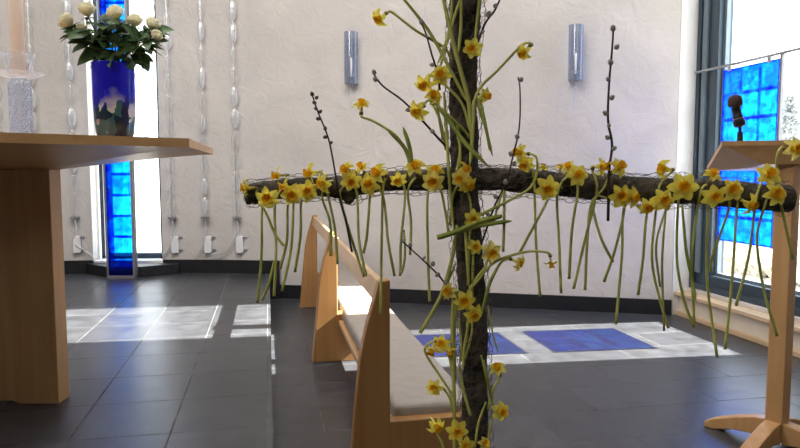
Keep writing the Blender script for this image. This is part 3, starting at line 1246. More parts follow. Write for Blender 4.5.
# underside meets the post
inn = []
cen = pc.copy()
for u, v in ((-.1, -.06), (-.1, .06), (.1, .06), (.1, -.06)):
    q = pc + rdir * u + (RR * .316 + F0 * .949) * v
    inn.append(Vector((q.x, q.y, ztop - (.0 if v < 0 else .012))))
lt = belly_top([L0, FLp, FRp, NRp], .018, inn, 6).build('lectern_top', M['birch_x'], lec)
weld(lt)
MB().prism([Vector((p.x, p.y, .03)) for p in pq], Vector((0, 0, ztop - .028))).build('post', M['birch'], lec, bevel=.004)
for dv in (an1, an2, -an1, -an2):
    side = Vector((-dv.y, dv.x, 0)) * .028
    prof = [(.03, .02), (.03, .105), (.08, .098), (.16, .072), (.24, .040), (.27, .022), (.27, 0), (.23, 0), (.16, .022), (.08, .03)]
    poly = [pc + dv * s + Vector((0, 0, z)) - side for s, z in prof]
    MB().prism(poly, side * 2).build('foot', M['birch'], lec, bevel=.004)

mb0 = P(740, 141.5, 2.53)
mic = empty('microphone', mb0)
tag(mic, 'short black microphone standing on the lectern top', 'microphone')
q1, q2, q3 = P(740, 132, 2.53), P(740, 127, 2.53), P(735.5, 107, 2.53)
q4 = P(734.5, 95, 2.53)
MB().tube([mb0 - Vector((0, 0, .012)), q1], [.012, .010], 12).build('mic_base', M['mic_black'], mic, smooth=True, auto=True)
MB().tube([q1, q2], .006, 10).build('mic_neck', M['mic_black'], mic, smooth=True)
pp = [q2.lerp(q3, t) for t in (0, .06, .25, .32, .34, .6, .62, .95, 1)]
MB().tube(pp, [.013, .021, .022, .022, .0185, .0175, .0165, .0165, .019], 16).build('mic_body', M['mic_black'], mic, smooth=True, auto=True)
pp = [q3.lerp(q4, t) for t in (0, .1, .5, .8, .95, 1.02)]
MB().tube(pp, [.02, .0255, .0265, .023, .015, .005], 16).build('mic_head', M['mic_foam'], mic, smooth=True)
pp = [q2.lerp(q3, t) for t in (.40, .46)]
MB().tube(pp, [.0195, .0195], 16).build('mic_ring', M['grey_metal'], mic, smooth=True, auto=True)

# ------------------------------------------------------------------ the cross
CD = 1.5
K = CD / FPX
cross = empty('wooden_cross', (P(475, 440, CD).x, P(475, 440, CD).y, 0))
tag(cross, 'rough dark branch cross wrapped in chicken wire, covered in daffodils', 'cross')
post_px = [(468, -60, 14), (465.5, 0, 15.5), (465, 30, 14.2), (463.5, 60, 13.5), (463, 100, 13.5), (464, 150, 14), (465, 200, 14.3), (470, 260, 13.8), (473, 320, 14), (475, 380, 13.2), (475, 440, 13), (476, 520, 14), (477, 630, 15)]
beam_px = [(246, 194.5, 10), (262, 192, 10.5), (290, 188.5, 9.6), (325, 187, 9.6), (341, 187, 11), (349, 188.5, 13), (358, 184.5, 11), (380, 181.8, 10.2), (400, 180.5, 10.2), (430, 179.5, 10.7), (465, 179, 11.5), (500, 179.3, 11.5), (550, 183, 12), (600, 187, 13), (640, 189, 12.4), (685, 191, 12.4), (740, 195, 13), (789, 199, 13.6)]


def branch(pxs, n, seg, seed, name):
    pts = [P(x, y, CD) for x, y, r in pxs]
    rr = [r * K for x, y, r in pxs]
    path = smooth_path(pts, n)
    rad = []
    for i in range(len(rr) - 1):
        for k2 in range(n):
            t = k2 / n
            t = t * t * (3 - 2 * t)
            rad.append(rr[i] * (1 - t) + rr[i + 1] * t)
    rad.append(rr[-1])
    m = MB().tube(path, rad, seg)
    # knobbly bark
    for i in range(len(m.v)):
        c = path[i // seg]
        v = m.v[i]
        dr = (v - c)
        q = 1 + .13 * noise.noise(v * 22 + Vector((seed, 0, 0))) + .10 * noise.noise(v * 75)
        m.v[i] = c + dr * q
    o = m.build(name, M['bark'], cross, smooth=True)
    return path, rad


ppath, prad = branch(post_px, 12, 20, 1, 'upright')
bpath, brad = branch(beam_px, 8, 20, 5, 'crossbeam')
# a stub of a cut side branch under the beam
MB().tube(smooth_path([P(348, 190, 1.49), P(348, 197, 1.488), P(351, 203, 1.485)], 4), [.018, .017, .016, .014, .013, .012, .012, .011, .008], 9).build('cut_stub', M['bark'], cross, smooth=True)


def chicken_wire(path, rad, off, amp, seed):
    """hexagonal netting rolled round a branch"""
    L = [0]
    for i in range(1, len(path)):
        L.append(L[-1] + (path[i] - path[i - 1]).length)
    tot = L[-1]
    frames = []
    u = None
    for i in range(len(path)):
        t = (path[min(i + 1, len(path) - 1)] - path[max(i - 1, 0)]).normalized()
        if u is None:
            u = t.orthogonal().normalized()
        u = (u - t * u.dot(t)).normalized()
        frames.append((u.copy(), t.cross(u)))

    def pos(s, th):
        s = max(0, min(tot - 1e-6, s))
        i = 0
        lo, hi = 0, len(L) - 1
        while hi - lo > 1:
            mid = (lo + hi) // 2
            if L[mid] <= s:
                lo = mid
            else:
                hi = mid
        t = (s - L[lo]) / (L[hi] - L[lo])
        c = path[lo].lerp(path[hi], t)
        r = rad[lo] * (1 - t) + rad[hi] * t
        a, b = frames[lo]
        d = a * math.cos(th) + b * math.sin(th)
        nn = noise.noise(Vector((s * 14 + seed, math.cos(th) * 1.3, math.sin(th) * 1.3)))
        n2 = noise.noise(Vector((s * 40 + seed, math.cos(th) * 3, math.sin(th) * 3)))
        return c + d * (r + off + amp * max(0, nn + .25) + .002 * n2)

    nth = 10
    hx = .0118
    mb = MB()
    rows = int(tot / (1.5 * hx))
    dth = 2 * PI / nth

    def V(i, j, k):
        # hexagon centres (i row, j column); k=0 left, 1 right vertex
        s = i * 1.5 * hx
        th = (j + .5 * (i % 2)) * dth
        return s, th

    def jit(s, th):
        return pos(s + .0022 * noise.noise(Vector((s * 90, th * 4, seed))), th + .08 * noise.noise(Vector((s * 70, th * 3, seed + 5))))

    for i in range(rows):
        for j in range(nth):
            s, th = V(i, j, 0)
            # vertices of a flat hexagon with its twisted sides along s
            a = jit(s + .5 * hx, th + dth / 2)
            b = jit(s - .5 * hx, th + dth / 2)
            c = jit(s + hx, th)
            e = jit(s - hx, th)
            mb.tube([a, b], .00085, 3, False)
            mb.tube([a, c], .0006, 3, False)
            mb.tube([b, e], .0006, 3, False)
            # close towards the neighbouring cell
            f = jit(s + .5 * hx, th - dth / 2)
            mb.tube([f, c], .0006, 3, False)
    return mb


chicken_wire(ppath, prad, .0065, .012, 3).build('chicken_wire', M['wire'], cross)
chicken_wire(bpath, brad, .006, .011, 9).build('chicken_wire', M['wire'], cross)


# ------------------------------------------------------------------ daffodils
def petals_mesh():
    mb = MB()
    for k2 in range(6):
        a = PI / 3 * k2
        lift = .02 if k2 % 2 else .0
        nu, nv = 4, 7
        vs, fs = [], []
        ca_, sa_ = math.cos(a), math.sin(a)
        for j in range(nv + 1):
            v = j / nv
            w = .35 * (math.sin(PI * (v * .86 + .07)) ** .75) * (1 - .35 * v * v * v)
            if j == nv:
                w = .03
            rr = .10 + .90 * v
            for i in range(nu + 1):
                u = i / nu * 2 - 1
                x, y = rr, u * w
                z = lift + .16 * math.sin(v * PI * .9) - .04 * v + .10 * (abs(u) ** 2) * math.sin(PI * v) + .02 * math.sin(k2 * 5 + v * 6)
                vs.append(Vector((x * ca_ - y * sa_, x * sa_ + y * ca_, z)))
        for j in range(nv):
            for i in range(nu):
                b0 = j * (nu + 1) + i
                fs.append((b0, b0 + 1, b0 + nu + 2, b0 + nu + 1))
        mb.add(vs, fs)
    # short green-yellow tube behind the petals
    mb.lathe([(.06, -.42), (.10, -.25), (.16, 0), (.2, .06)], 10)
    return mb


def corona_mesh():
    mb = MB()
    seg = 24
    prof = [(.02, .08), (.20, .07), (.25, .22), (.28, .45), (.33, .60), (.40, .70), (.365, .69), (.29, .58), (.24, .40), (.20, .22), (.02, .16)]
    vs, fs = [], []
    for ri, (r, z) in enumerate(prof):
        for k2 in range(seg):
            a = 2 * PI * k2 / seg
            fz = .045 * math.sin(k2 * PI / 2) if 4 <= ri <= 6 else 0
            vs.append(Vector(((r + fz) * math.cos(a), (r + fz) * math.sin(a), z)))
    for i in range(len(prof) - 1):
        for k2 in range(seg):
            kk = (k2 + 1) % seg
            fs.append((i * seg + k2, i * seg + kk, (i + 1) * seg + kk, (i + 1) * seg + k2))
    mb.add(vs, fs)
    # pistil and anthers
    mb.lathe([(.03, .12), (.03, .45), (.05, .5), (.01, .52)], 8)
    return mb


PET = {}
FR = .0252


def daffodil(px, py, d, face, sc, stem, lab, grp, pale=False, srad=.0031):
    fd = FD(*face)
    c = P(px, py, d)
    q = fd.to_track_quat('Z', 'Y')
    e = empty('daffodil', c, q)
    tag(e, lab, 'daffodil', grp)
    key = 'pale' if pale else 'deep'
    rn = random.Random(px * 7 + py)
    if key not in PET:
        PET[key] = petals_mesh().build('petals', M['petal_pale' if pale else 'petal'], e, smooth=True, world=False)
        pt = PET[key]
    else:
        pt = link_copy(PET[key], 'petals', e)
    if 'corona' not in PET:
        PET['corona'] = corona_mesh().build('trumpet', M['corona'], e, smooth=True, world=False, auto=True)
        co = PET['corona']
    else:
        co = link_copy(PET['corona'], 'trumpet', e)
    s = FR * sc
    rot = rn.uniform(0, PI)
    pt.scale = (s * rn.uniform(.9, 1.08), s * rn.uniform(.9, 1.08), s * rn.uniform(.7, 2.2))
    pt.rotation_euler = (rn.uniform(-.2, .2), rn.uniform(-.2, .2), rot)
    co.scale = (s, s, s * rn.uniform(.9, 1.15))
    co.rotation_euler = (0, 0, rot)
    b0 = c - fd * (s * .40)
    pts = [b0 + fd * .002, b0 - fd * .010]
    for st in stem:
        if len(st) == 2:
            pts.append(P(st[0], st[1], 1.468))
        else:
            pts.append(P(*st))
    path = smooth_path(pts, 7)
    n = len(path)
    MB().tube(path, [srad * (.75 + .35 * i / n) for i in range(n)], 7).build('stem', M['stem'], e, smooth=True)
    # papery sheath at the neck
    MB().tube([path[3], path[min(8, n - 1)]], [srad * 1.25, srad * 1.5], 6).build('neck_sheath', M['sheath'], e, smooth=True)
    return e


BG = 'daffodils tucked along the crossbeam'
UG = 'daffodils on the upright of the cross'
FD_ = 1.447   # in front of the branches
L_ = 'left arm of the crossbeam'
beamfl = [
    (248, 188, 1.46, (-1, .05, .25), 1.0, [(257, 196), (267, 215), (275, 234), (284, 246)], 'yellow daffodil at the far left tip of the crossbeam, facing left'),
    (280, 175.5, 1.48, (-.9, .0, .35), 1.0, [(284, 184), (275, 205, 1.475), (276, 250), (274, 296)], 'yellow daffodil perched on top of the crossbeam near its left end'),
    (268, 197, FD_, (0, -.15, 1), 1.08, [(262.5, 206), (261.5, 255), (257.5, 303)], 'wide-open daffodil below the crossbeam, nearest its left tip'),
    (287, 187, FD_, (-.95, .0, .3), .9, [(288, 205), (287, 240), (280, 269)], 'daffodil facing left, second behind the first wide-open bloom from the left'),
    (292, 194, FD_, (.05, -.2, 1), 1.1, [(293.5, 205), (291, 250), (282, 291)], 'large daffodil facing forward at the third hanging stem from the left'),
    (306.5, 191, FD_, (.25, -.05, 1), 1.0, [(301, 204), (300.5, 235), (295, 272)], 'daffodil facing forward beside the large one on the left arm'),
    (313, 172.5, 1.48, (-.85, -.1, .4), 1.05, [(320, 171, 1.47), (324, 178), (329, 200), (335, 230), (337.5, 264)], 'daffodil on top of the left arm facing left, neck arched behind it'),
    (325, 183, FD_, (-.8, -.15, .6), 1.0, [(322, 195), (330, 222), (331, 256)], 'daffodil facing left just left of the willow twig on the left arm'),
    (349, 171, 1.452, (-.75, .3, .6), 1.0, [(341, 190), (342, 205), (352, 240), (364, 277)], 'uppermost daffodil of the pair right of the left willow twig'),
    (351, 180.5, 1.443, (.1, -.3, 1), .95, [(357, 195), (359, 240), (366, 276)], 'lower daffodil of the pair right of the left willow twig'),
    (362, 168.5, 1.47, (-.4, .75, .6), .8, [(370, 182), (383, 196), (388, 240), (394.5, 276)], 'small daffodil looking up from the left arm of the crossbeam'),
    (370, 184, FD_, (-.15, -.05, 1), 1.1, [(370, 196), (367, 235), (363.5, 253)], 'big daffodil in the middle of the left arm facing forward'),
    (380, 173.5, 1.447, (-.75, .25, .6), 1.0, [(383, 190), (381.5, 250), (380.5, 314)], 'daffodil facing left above and right of the big middle one'),
    (398.5, 179, FD_, (-.2, -.5, .9), .85, [(405, 195), (401, 240), (400, 276)], 'daffodil facing downward midway between left twig and upright'),
    (416, 169, 1.45, (-.2, .6, .7), 1.0, [(408, 190), (411, 222), (410, 255)], 'daffodil under the pair of upright green leaf tips on the left arm'),
    (433, 181, FD_, (-.1, -.15, 1), 1.15, [(427.5, 196), (428, 255), (429.5, 301)], 'large pale daffodil on the crossbeam just left of the upright', True),
    (435, 172, 1.458, (.0, .5, .9), .85, [(441, 190), (446, 215), (449, 235)], 'daffodil tucked behind the large pale one left of the upright'),
]
beamfl2 = [
    (522, 153, 1.46, (-.9, .1, .4), 1.0, [(531, 154, 1.455), (536.5, 158, 1.455), (537, 172, 1.455), (530, 188, 1.455), (512, 199, 1.452), (480, 215, 1.447)], 'daffodil above the right arm facing left on an arched neck'),
    (526, 163, 1.452, (-.5, -.5, .7), .95, [(534, 180), (536, 240), (540, 296)], 'daffodil nodding beneath the arched one right of the upright'),
    (546.5, 187.5, FD_, (.0, -.3, 1), 1.15, [(549, 196), (535, 224), (520, 252)], 'broad daffodil low on the right arm, first hanging bloom right of the upright'),
    (569, 168, 1.462, (-.55, .65, .5), .75, [(562, 182), (557, 200), (559, 240), (561, 293)], 'small daffodil looking up on top of the right arm'),
    (577, 175.5, FD_, (.0, .1, 1), 1.0, [(578, 190), (572, 230), (569, 279)], 'daffodil facing forward just under the small upward one, right arm'),
    (600, 167, 1.458, (.75, .1, .6), .95, [(597, 190), (585, 240), (573.5, 289)], 'daffodil facing right, left of the tall right willow branch'),
    (617, 168.5, 1.452, (.5, .5, .7), 1.0, [(604, 188), (591, 205), (587, 245), (585, 290)], 'daffodil facing up right, touching the tall right willow branch'),
    (620, 196, FD_, (-.1, .0, 1), 1.12, [(612, 200), (597, 196), (593, 208), (601, 238), (613, 262)], 'large daffodil hanging right below the tall right willow branch'),
    (631, 197, 1.444, (.6, -.1, .8), .95, [(624, 212), (615, 250), (604, 282)], 'daffodil facing right beside the large one under the willow branch'),
    (646.5, 205, FD_, (.05, -.55, .85), 1.05, [(624.5, 207), (622, 255), (616, 324)], 'lowest daffodil of the right arm, nodding under the beam'),
    (662, 200, FD_, (.05, -.05, 1), 1.1, [(647, 214), (643, 258), (638, 295)], 'daffodil overlapping the lowest one on its right'),
    (666, 169, 1.47, (-.95, .1, .3), 1.0, [(660, 185), (656, 210), (652, 260), (660, 300), (668.5, 328)], 'daffodil facing left on the beam top before the window edge'),
    (683, 187, 1.44, (-.25, .05, 1), 1.25, [(678, 206), (677, 260), (684, 300), (694, 327)], 'biggest daffodil of the right arm, before the window frame'),
    (712, 176.5, 1.462, (.1, .75, .55), .95, [(700, 195), (692, 255), (694, 322)], 'daffodil facing up on the beam left of the blue window glass'),
    (712.5, 196, FD_, (.05, -.1, 1), 1.1, [(708, 208), (707, 280), (717, 357)], 'daffodil on the beam at the left edge of the blue window glass'),
    (731, 190, FD_, (-.15, .15, 1), 1.12, [(729, 208), (713, 255), (710, 272)], 'daffodil facing forward before the middle of the blue window glass'),
    (748, 203, 1.444, (.5, -.4, .8), 1.08, [(737, 208), (732, 280), (725, 349)], 'daffodil facing down right before the blue window glass'),
    (768, 175.5, 1.462, (-.05, .35, .9), 1.1, [(756, 200), (749, 255), (736, 306)], 'daffodil on the beam top under the lectern edge'),
    (774, 195, FD_, (.05, .25, 1), 1.18, [(764, 208), (757, 240), (764, 290), (777, 336)], 'large daffodil at the right end of the crossbeam'),
    (792, 149, 1.44, (.2, .0, .9), 1.05, [(782, 147, 1.452), (777.5, 155, 1.452), (777, 170), (781, 205), (793, 259)], 'pale daffodil high above the right end of the crossbeam on a bent stem', True),
]
for t in beamfl + beamfl2:
    daffodil(*t[:7], BG, *(t[7:]))
PO = 1.445
upfl = [
    (381, 17, 1.45, (-.6, -.55, .45), 1.0, [(387.5, 12, 1.452), (393, 13, 1.455), (415, 30, 1.46), (443, 47, 1.462), (452, 60, 1.462)], 'daffodil on a long arched stem high to the left of the upright'),
    (473, 48, PO, (-.35, -.25, .9), .98, [(476, 30), (480, -10)], 'daffodil on the front of the upright near the top of the picture'),
    (525, 51, 1.45, (-.6, -.6, .4), .95, [(532.5, 45, 1.452), (529, 43, 1.452), (520, 47, 1.455), (497, 71, 1.458), (480, 88, 1.46), (471, 110, 1.462)], 'daffodil nodding at the end of an arched stem right of the upright'),
    (361.5, 106, 1.45, (.05, .9, .35), .95, [(362, 117, 1.452), (375, 122, 1.453), (396, 136, 1.455), (406, 152, 1.458), (410, 165, 1.46)], 'lone daffodil facing upward left of the upright, above the crossbeam'),
    (425, 82, 1.45, (-.35, -.65, .6), 1.05, [(430, 75, 1.452), (445, 85, 1.452), (462, 104, 1.455), (470, 130, 1.456)], 'daffodil drooping left, topmost left bloom of the cluster on the upright'),
    (441, 76, 1.455, (-.15, .1, 1), 1.1, [(437, 100), (443, 140)], 'daffodil of the cluster touching the left edge of the upright'),
    (433, 98, 1.46, (.1, .4, .8), 1.0, [(440, 120), (446, 150)], 'daffodil half hidden in the middle of the cluster on the upright'),
    (419, 110, 1.445, (-.55, -.45, .55), 1.05, [(425, 103, 1.447), (430, 101, 1.45), (445, 112, 1.453), (462, 128, 1.456), (472, 140, 1.458)], 'lowest daffodil of the cluster left of the upright, drooping'),
    (484, 95, 1.455, (.65, -.25, .5), .85, [(478, 105), (486, 130), (490, 150)], 'small daffodil facing right at the right edge of the upright'),
    (463.5, 170.5, 1.44, (.75, .3, .6), .95, [(460, 150), (458, 125)], 'upper daffodil of the three where the beams cross'),
    (461, 178, 1.436, (-.35, -.2, .8), .95, [(453, 195), (450, 225)], 'middle pale daffodil of the three where the beams cross', True),
    (467, 184, 1.434, (.45, -.4, .8), 1.0, [(470, 200), (471, 230)], 'lowest daffodil of the three where the beams cross'),
    (473, 218, 1.45, (.0, -.2, .9), .95, [(470, 230), (468, 285)], 'daffodil behind the crossing green leaves below the crossbeam'),
    (475, 247, PO, (.1, .05, 1), .8, [(473, 260), (472, 300)], 'small daffodil on the upright beside the pale orange-centred one'),
    (491, 252, PO, (.1, -.1, 1), 1.1, [(486, 265, 1.455), (478, 276, 1.457), (470, 288, 1.46)], 'pale daffodil with orange centre below the crossbeam, right of the upright', True),
    (517, 262, 1.45, (.8, -.35, .3), .95, [(508, 259, 1.452), (500, 264, 1.453), (489, 285, 1.456), (482, 312, 1.46)], 'daffodil facing right on a curved stem right of the upright'),
    (551, 262, 1.45, (.1, -.95, .25), .75, [(551, 255, 1.45), (545, 252, 1.45), (525, 252, 1.45), (495, 262, 1.452), (478, 280, 1.456), (468, 292, 1.46)], 'small daffodil hanging from the tip of a long sideways stem'),
    (450, 291, 1.45, (-.55, .0, .7), .95, [(456, 300), (454, 340)], 'pale daffodil peeking out left of the upright beside the low willow twig', True),
    (464, 300, PO, (.0, -.05, 1), 1.12, [(468, 315), (466, 345)], 'daffodil in the middle of the upright facing forward'),
    (473, 313, 1.437, (.25, -.4, .9), 1.0, [(472, 330), (465, 360)], 'daffodil just below the forward-facing one on the upright'),
    (433, 348, 1.45, (-.35, -.65, .5), .98, [(427, 345, 1.452), (426, 354, 1.452), (440, 376, 1.455), (452, 396, 1.458), (455, 420, 1.46)], 'left drooping daffodil of the trio beside the bench cushion'),
    (442, 343, 1.458, (-.2, .1, .8), .95, [(448, 352), (453, 375)], 'middle daffodil of the trio beside the bench cushion'),
    (449, 348, 1.447, (.1, -.85, .4), .95, [(452, 340), (454, 330), (455, 345), (455, 380)], 'right drooping daffodil of the trio beside the bench cushion'),
    (435, 387, 1.45, (-.35, .1, .75), .85, [(443, 388, 1.455), (450, 399, 1.457), (454, 415, 1.46)], 'small daffodil against the bench cushion, below the drooping trio'),
    (498, 370, 1.45, (-.3, .8, .4), .9, [(498, 380, 1.452), (493, 391, 1.455), (488, 410, 1.46)], 'daffodil facing up on the right of the upright near the blue floor light'),
    (500, 411, 1.445, (.35, .1, .85), 1.05, [(493, 405, 1.452), (489, 385, 1.455), (483, 360, 1.46)], 'daffodil facing right at the lower right of the upright'),
    (435, 424, 1.45, (.4, -.35, .7), 1.05, [(437, 434, 1.455), (443, 446, 1.458), (448, 470, 1.46)], 'daffodil at the lower left before the bench end panel'),
    (457, 430, 1.44, (.05, -.05, 1), 1.2, [(456, 445), (455, 470)], 'large open daffodil at the bottom left of the upright'),
    (466, 446, 1.45, (-.1, .3, .8), .9, [(468, 460), (469, 480)], 'daffodil cut off by the bottom edge left of the last bloom'),
    (484, 444, 1.45, (.2, .5, .7), .8, [(484, 458), (482, 480)], 'pale daffodil at the very bottom right of the upright', True),
]
for t in upfl:
    daffodil(t[0], t[1], t[2], t[3], t[4] * .92, *t[5:7], UG, *(t[7:]))
# small closed tips on top of the right arm
for px, py, lab in ((543, 169, 'small yellow daffodil tip peeping over the right arm, nearer the upright'), (560, 169, 'small yellow daffodil tip peeping over the right arm, nearer the willow branch')):
    daffodil(px, py, 1.51, (.1, .9, -.2), .62, [(px, 180, 1.49), (px + 1, 188, 1.47)], lab, BG)


# ------------------------------------------------------------------ leaves and bare stems
def blade(pts, w, lab, mat='leaf', depth=None, tipped=True):
    pp = [P(p[0], p[1], p[2] if len(p) > 2 else 1.452) for p in pts]
    path = smooth_path(pp, 8)
    n = len(path)
    vs, fs = [], []
    for i, c in enumerate(path):
        t = (path[min(i + 1, n - 1)] - path[max(i - 1, 0)]).normalized()
        s = t.cross(F0).normalized()
        v = i / (n - 1)
        ww = w * (min(1, (1 - v) * 6) ** .6 if tipped else 1) * (.75 + .25 * min(1, v * 4))
        ww = max(ww, .0006)
        vs += [c - s * ww - F0 * ww * .25, c + F0 * .0012, c + s * ww - F0 * ww * .25, c - F0 * .0016 + F0 * .0004]
    for i in range(n - 1):
        a = i * 4
        fs += [(a, a + 1, a + 5, a + 4), (a + 1, a + 2, a + 6, a + 5), (a + 2, a + 3, a + 7, a + 6), (a + 3, a, a + 4, a + 7)]
    fs += [(0, 3, 2, 1), tuple((n - 1) * 4 + k2 for k2 in range(4))]
    o = MB().add(vs, fs).build('daffodil_leaf', M[mat], smooth=True)
    tag(o, lab, 'leaf', 'green daffodil leaves and stems on the cross')


blade([(441, -12), (452, 38), (461, 72), (469, 104), (471, 140)], .0050, 'thick green leaf running down the upright from the top centre', 'stem')
blade([(398, -8), (428, 30), (446, 62), (462, 92), (469, 104)], .0036, 'long green stem slanting in from the top left to the upright', 'stem')
blade([(464, -10), (456, 12), (446, 45), (438, 76)], .0030, 'green stem crossing behind the top leaf, left edge of upright', 'stem')
blade([(453, -10), (449, 30), (437, 66)], .0030, 'thin green stem left of the thick top leaf', 'stem')
blade([(461, -8), (461, 25), (458, 55)], .0036, 'pale green stalk on the front of the upright at the top', 'stem')
blade([(482, -8), (478, 15), (475, 40)], .0032, 'green stalk at the right edge of the upright near the top', 'stem')
blade([(479, 98), (484, 118), (488, 138), (492.5, 156)], .0034, 'short green stem hanging right of the upright above the crossbeam')
blade([(436, 104), (450, 122), (466, 144), (490, 168)], .0048, 'broad green leaf crossing the upright just above the crossbeam')
blade([(444, 92), (447, 140), (450, 190), (454, 232)], .0034, 'long green stem down the left edge of the upright across the beam', 'stem')
blade([(474, 100), (472.5, 135), (470, 166)], .0042, 'pale stalk down the front of the upright above the crossing', 'stem')
blade([(456, 130), (460, 148), (460, 168)], .0026, 'thin stem on the upright just above the crossing blooms', 'stem')
blade([(411, 163), (404, 147), (386, 128)], .0042, 'green leaf tip standing up leftward from the left arm')
blade([(412, 162), (409, 145), (403, 127)], .0044, 'green leaf tip standing up nearly straight on the left arm')
blade([(502, 216, 1.44), (480, 221, 1.438), (455, 232, 1.437), (437, 237.5, 1.436)], .0056, 'broad green leaf crossing the upright below the beam, pointing left', 'leaf', tipped=False)
blade([(440, 238, 1.442), (470, 228, 1.441), (495, 223, 1.441), (512, 221, 1.442)], .0048, 'green leaf pointing right across the upright below the beam')
blade([(480, 226, 1.447), (495, 219, 1.447), (502, 217, 1.447)], .0030, 'short leaf tip right of the upright below the beam')
blade([(457, 225), (452, 258), (441, 295), (420, 333)], .0042, 'long green stem slanting down left from the upright to the bench', 'stem', tipped=False)
blade([(465, 228, 1.448), (467, 255, 1.448), (469, 288, 1.448)], .0036, 'green stem lying on the upright below the crossing leaves', 'stem')
blade([(497, 268), (489, 285), (483, 308)], .0040, 'thick green leaf on the right edge of the upright at mid height')
blade([(453, 295, 1.458), (452.5, 345, 1.458), (454, 400, 1.458), (455, 460, 1.458)], .0046, 'thick green stalk running down the left edge of the upright', 'stem', tipped=False)
blade([(459, 318), (461, 345), (460, 365)], .0030, 'short green stalk on the upright left of the lower blooms', 'stem')
blade([(488, 305), (492, 330), (498, 352)], .0022, 'thin stem dangling right of the upright above the blue floor light', 'stem')
blade([(481, 355, 1.45), (488, 385, 1.45), (496, 417, 1.45)], .0024, 'dark slim stem behind the lower right blooms', 'leaf', tipped=False)
blade([(458.5, 367, 1.45), (464, 392, 1.45), (470.5, 416, 1.45)], .0034, 'cut pale stalk lying diagonally on the lower upright', 'stem', tipped=False)
blade([(486, 402, 1.455), (478, 425, 1.455), (474, 455, 1.455)], .0030, 'green stalk on the right of the upright near the bottom', 'stem')
blade([(470, 318, 1.45), (464, 348, 1.45), (463, 372, 1.45)], .0030, 'green stalk on the upright below the pair of forward blooms', 'stem')
blade([(493, 415, 1.456), (489, 435, 1.456), (488, 460, 1.456)], .0026, 'slim stalk under the lower right bloom', 'stem')
blade([(493, 224), (503, 190, 1.455), (504, 222), (503, 252)], .0032, 'hanging green stem just right of the upright below the beam', 'stem', tipped=False)
blade([(682, 205), (686, 250), (693, 285), (696, 301)], .0034, 'hanging leaf before the window frame, curving right')
blade([(666, 207), (662, 262), (664, 331)], .0026, 'slim hanging stem left of the window frame', 'stem', tipped=False)
blade([(666, 208), (656, 245), (660, 287)], .0026, 'short hanging stem bowed left before the white wall', 'stem', tipped=False)
blade([(274, 262), (269, 283), (262, 300)], .0030, 'short stem slanting left under the left arm of the beam', 'stem', tipped=False)
blade([(404, 230, 1.47), (405, 255, 1.47), (402, 274, 1.47)], .0026, 'short stem hanging before the wall right of the bench rail', 'stem')
blade([(456, 262, 1.455), (447, 285, 1.455), (444, 300, 1.455)], .0026, 'thin leaf along the left edge of the upright beside the willow twig')


# ------------------------------------------------------------------ pussy willow
CK = {}


def willow(pts, rad, cats, lab, dark=False):
    pp = [P(p[0], p[1], p[2] if len(p) > 2 else 1.455) for p in pts]
    e = empty('willow_branch', pp[-1])
    tag(e, lab, 'willow branch', 'pussy willow branches on the cross')
    path = smooth_path(pp, 7)
    n = len(path)
    rr_ = [rad * (.6 + .4 * i / n) for i in range(n)]
    m = MB().tube(path, rr_, 7)
    m.build('twig', M['twig'], e, smooth=True)
    key = 'dark' if dark else 'light'
    for (cx, cy, ang, sz) in cats:
        # put the catkin on the nearest twig point, leaning out along ang (image-plane angle, degrees)
        tgt = P(cx, cy, 1.452)
        near = min(path, key=lambda p: (p - tgt).length)
        dv = (RR * math.cos(math.radians(ang)) + Vector((0, 0, 1)) * math.sin(math.radians(ang))).normalized()
        if key not in CK:
            mb = MB()
            prof = [(.1, 0), (.62, .2), (.95, .6), (1.0, 1.1), (.85, 1.7), (.5, 2.2), (.05, 2.45)]
            mb.lathe(prof, 12)
            o = mb.build('catkin', M['catkin_dark' if dark else 'catkin'], e, smooth=True, world=False)
            CK[key] = o
        else:
            o = link_copy(CK[key], 'catkin', e)
        o.rotation_mode = 'QUATERNION'
        o.rotation_quaternion = dv.to_track_quat('Z', 'Y')
        base = near + dv * rad * .3
        base = base.lerp(tgt - dv * sz * 1.2, .85)
        o.location = base - pp[-1]
        sz *= 1.22
        o.scale = (sz, sz, sz)
    return e


willow([(312, 94), (318, 112), (328, 137), (333, 160), (336, 178), (340, 200, 1.46), (346, 222, 1.46), (352, 252, 1.46)], .0026,
       [(312.5, 95, 110, .0038), (316.5, 98, 40, .0032), (315, 103, 150, .0034), (316.5, 109, 150, .0032), (320, 112, 40, .0034), (318.5, 119, 170, .0036), (325, 129, 80, .0034), (325.5, 137, 190, .0034), (331, 143, 60, .0028)],
       'dark willow twig with buds rising from the left arm of the crossbeam', True)
willow([(373, 73), (383, 86), (402, 100), (420, 118), (440, 140), (452, 152)], .0030,
       [(374.5, 73, 110, .0042), (376, 80, 150, .0042), (409, 110, 190, .0042), (433, 132, 130, .0040)], 'willow branch slanting from upper left down to the upright')
willow([(421, 22), (426, 34), (432, 55), (436, 68), (440, 90)], .0026, [(422.5, 23, 140, .0046), (432.5, 65, 170, .0038), (427.5, 37, 60, .0022)], 'short willow twig above the daffodil cluster left of the upright')
willow([(503, -8), (495, 10), (486, 22), (479, 38), (474, 52)], .0032, [(495, 6, 50, .0042), (488, 15, 70, .0052), (482, 32, 30, .0034)], 'thick willow twig leaving the upright toward the top right')
willow([(518, 77), (520, 90), (519.5, 125), (514, 152), (506, 182), (495, 205), (488, 225), (482, 242)], .0024,
       [(521.5, 80, 75, .0038), (517.5, 137.5, 110, .0042), (511, 154.5, 120, .0044), (514.5, 164, 60, .0040), (505.5, 183, 90, .0044), (495.5, 197, 130, .0040), (497.5, 208, 30, .0036), (488, 215, 130, .0038)],
       'long willow branch sweeping down across the right arm to the upright')
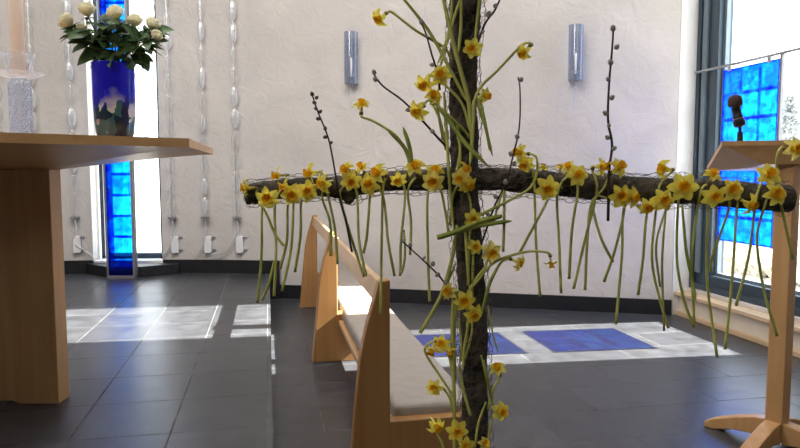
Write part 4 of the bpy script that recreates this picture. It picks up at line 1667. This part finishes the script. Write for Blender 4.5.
willow([(613.5, 27), (612, 50), (609, 85), (608, 120), (612, 145), (609, 170), (608.5, 195), (608, 221)], .0034,
       [(613, 29, 95, .0050), (617, 48, 55, .0044), (611, 63, 110, .0048), (608.5, 80, 120, .0040), (612, 98, 50, .0044), (605.5, 113.5, 140, .0044), (609, 126, 100, .0036), (614, 149, 40, .0042), (607.5, 138, 140, .0042)],
       'tall upright willow branch standing through the right arm')
willow([(402, 241), (412, 250), (424, 261), (440, 277), (452, 295), (458, 305)], .0024,
       [(403, 241, 160, .0036), (410, 245.5, 60, .0040), (433, 264, 80, .0042), (438.5, 274, 220, .0044), (446, 283, 110, .0038), (424.5, 258, 60, .0026)],
       'low willow twig reaching out left of the upright before the wall')

# ------------------------------------------------------------------ light
sc = bpy.context.scene
w = bpy.data.worlds.new('World')
sc.world = w
w.use_nodes = True
bg = w.node_tree.nodes['Background']
bg.inputs['Color'].default_value = (.80, .90, 1, 1)
bg.inputs['Strength'].default_value = 4.0

e_ = math.radians(38.5)
sun = bpy.data.lights.new('sun', 'SUN')
sun.energy = 42
sun.angle = math.radians(.53)
sun.color = (1, .95, .87)
so = bpy.data.objects.new('sun', sun)
COL.objects.link(so)
sd = Vector((-.998 * math.cos(e_), .059 * math.cos(e_), -math.sin(e_)))
so.rotation_euler = sd.to_track_quat('-Z', 'Y').to_euler()
so.location = (20, 3, 15)


def area(name, loc, tgt, size, power, col=(1, 1, 1)):
    l = bpy.data.lights.new(name, 'AREA')
    l.shape = 'RECTANGLE'
    l.size, l.size_y = size
    l.energy = power
    l.color = col
    o = bpy.data.objects.new(name, l)
    COL.objects.link(o)
    o.location = loc
    o.rotation_euler = (Vector(tgt) - Vector(loc)).to_track_quat('-Z', 'Y').to_euler()
    return o


area('fill_light', (-.6, 3.0, 3.85), (-.5, 4.6, 0), (4, 2), 190, (1, .955, .91))  # added lamp without a real fitting, washes the back wall
area('fill_light', (.6, -2.5, 3.8), (0, 2.0, .6), (3, 2), 25, (1, .96, .92))  # added weak fill from behind the camera
area('fill_light', (-2.6, -.4, 3.4), (-1.1, 2.4, .6), (1.2, .8), 42, (1, .95, .88))  # added fill from the left rear to brighten the altar leg

# ------------------------------------------------------------------ camera
cam = bpy.data.cameras.new('camera')
cam.sensor_width = 36
cam.lens = 36 * FPX / 800
cam.clip_start = .05
co_ = bpy.data.objects.new('camera', cam)
COL.objects.link(co_)
co_.location = CAM
co_.rotation_euler = (PI / 2 - PT, 0, -A)
sc.camera = co_
sc.view_settings.view_transform = 'Standard'
sc.view_settings.look = 'None'
sc.view_settings.exposure = .14
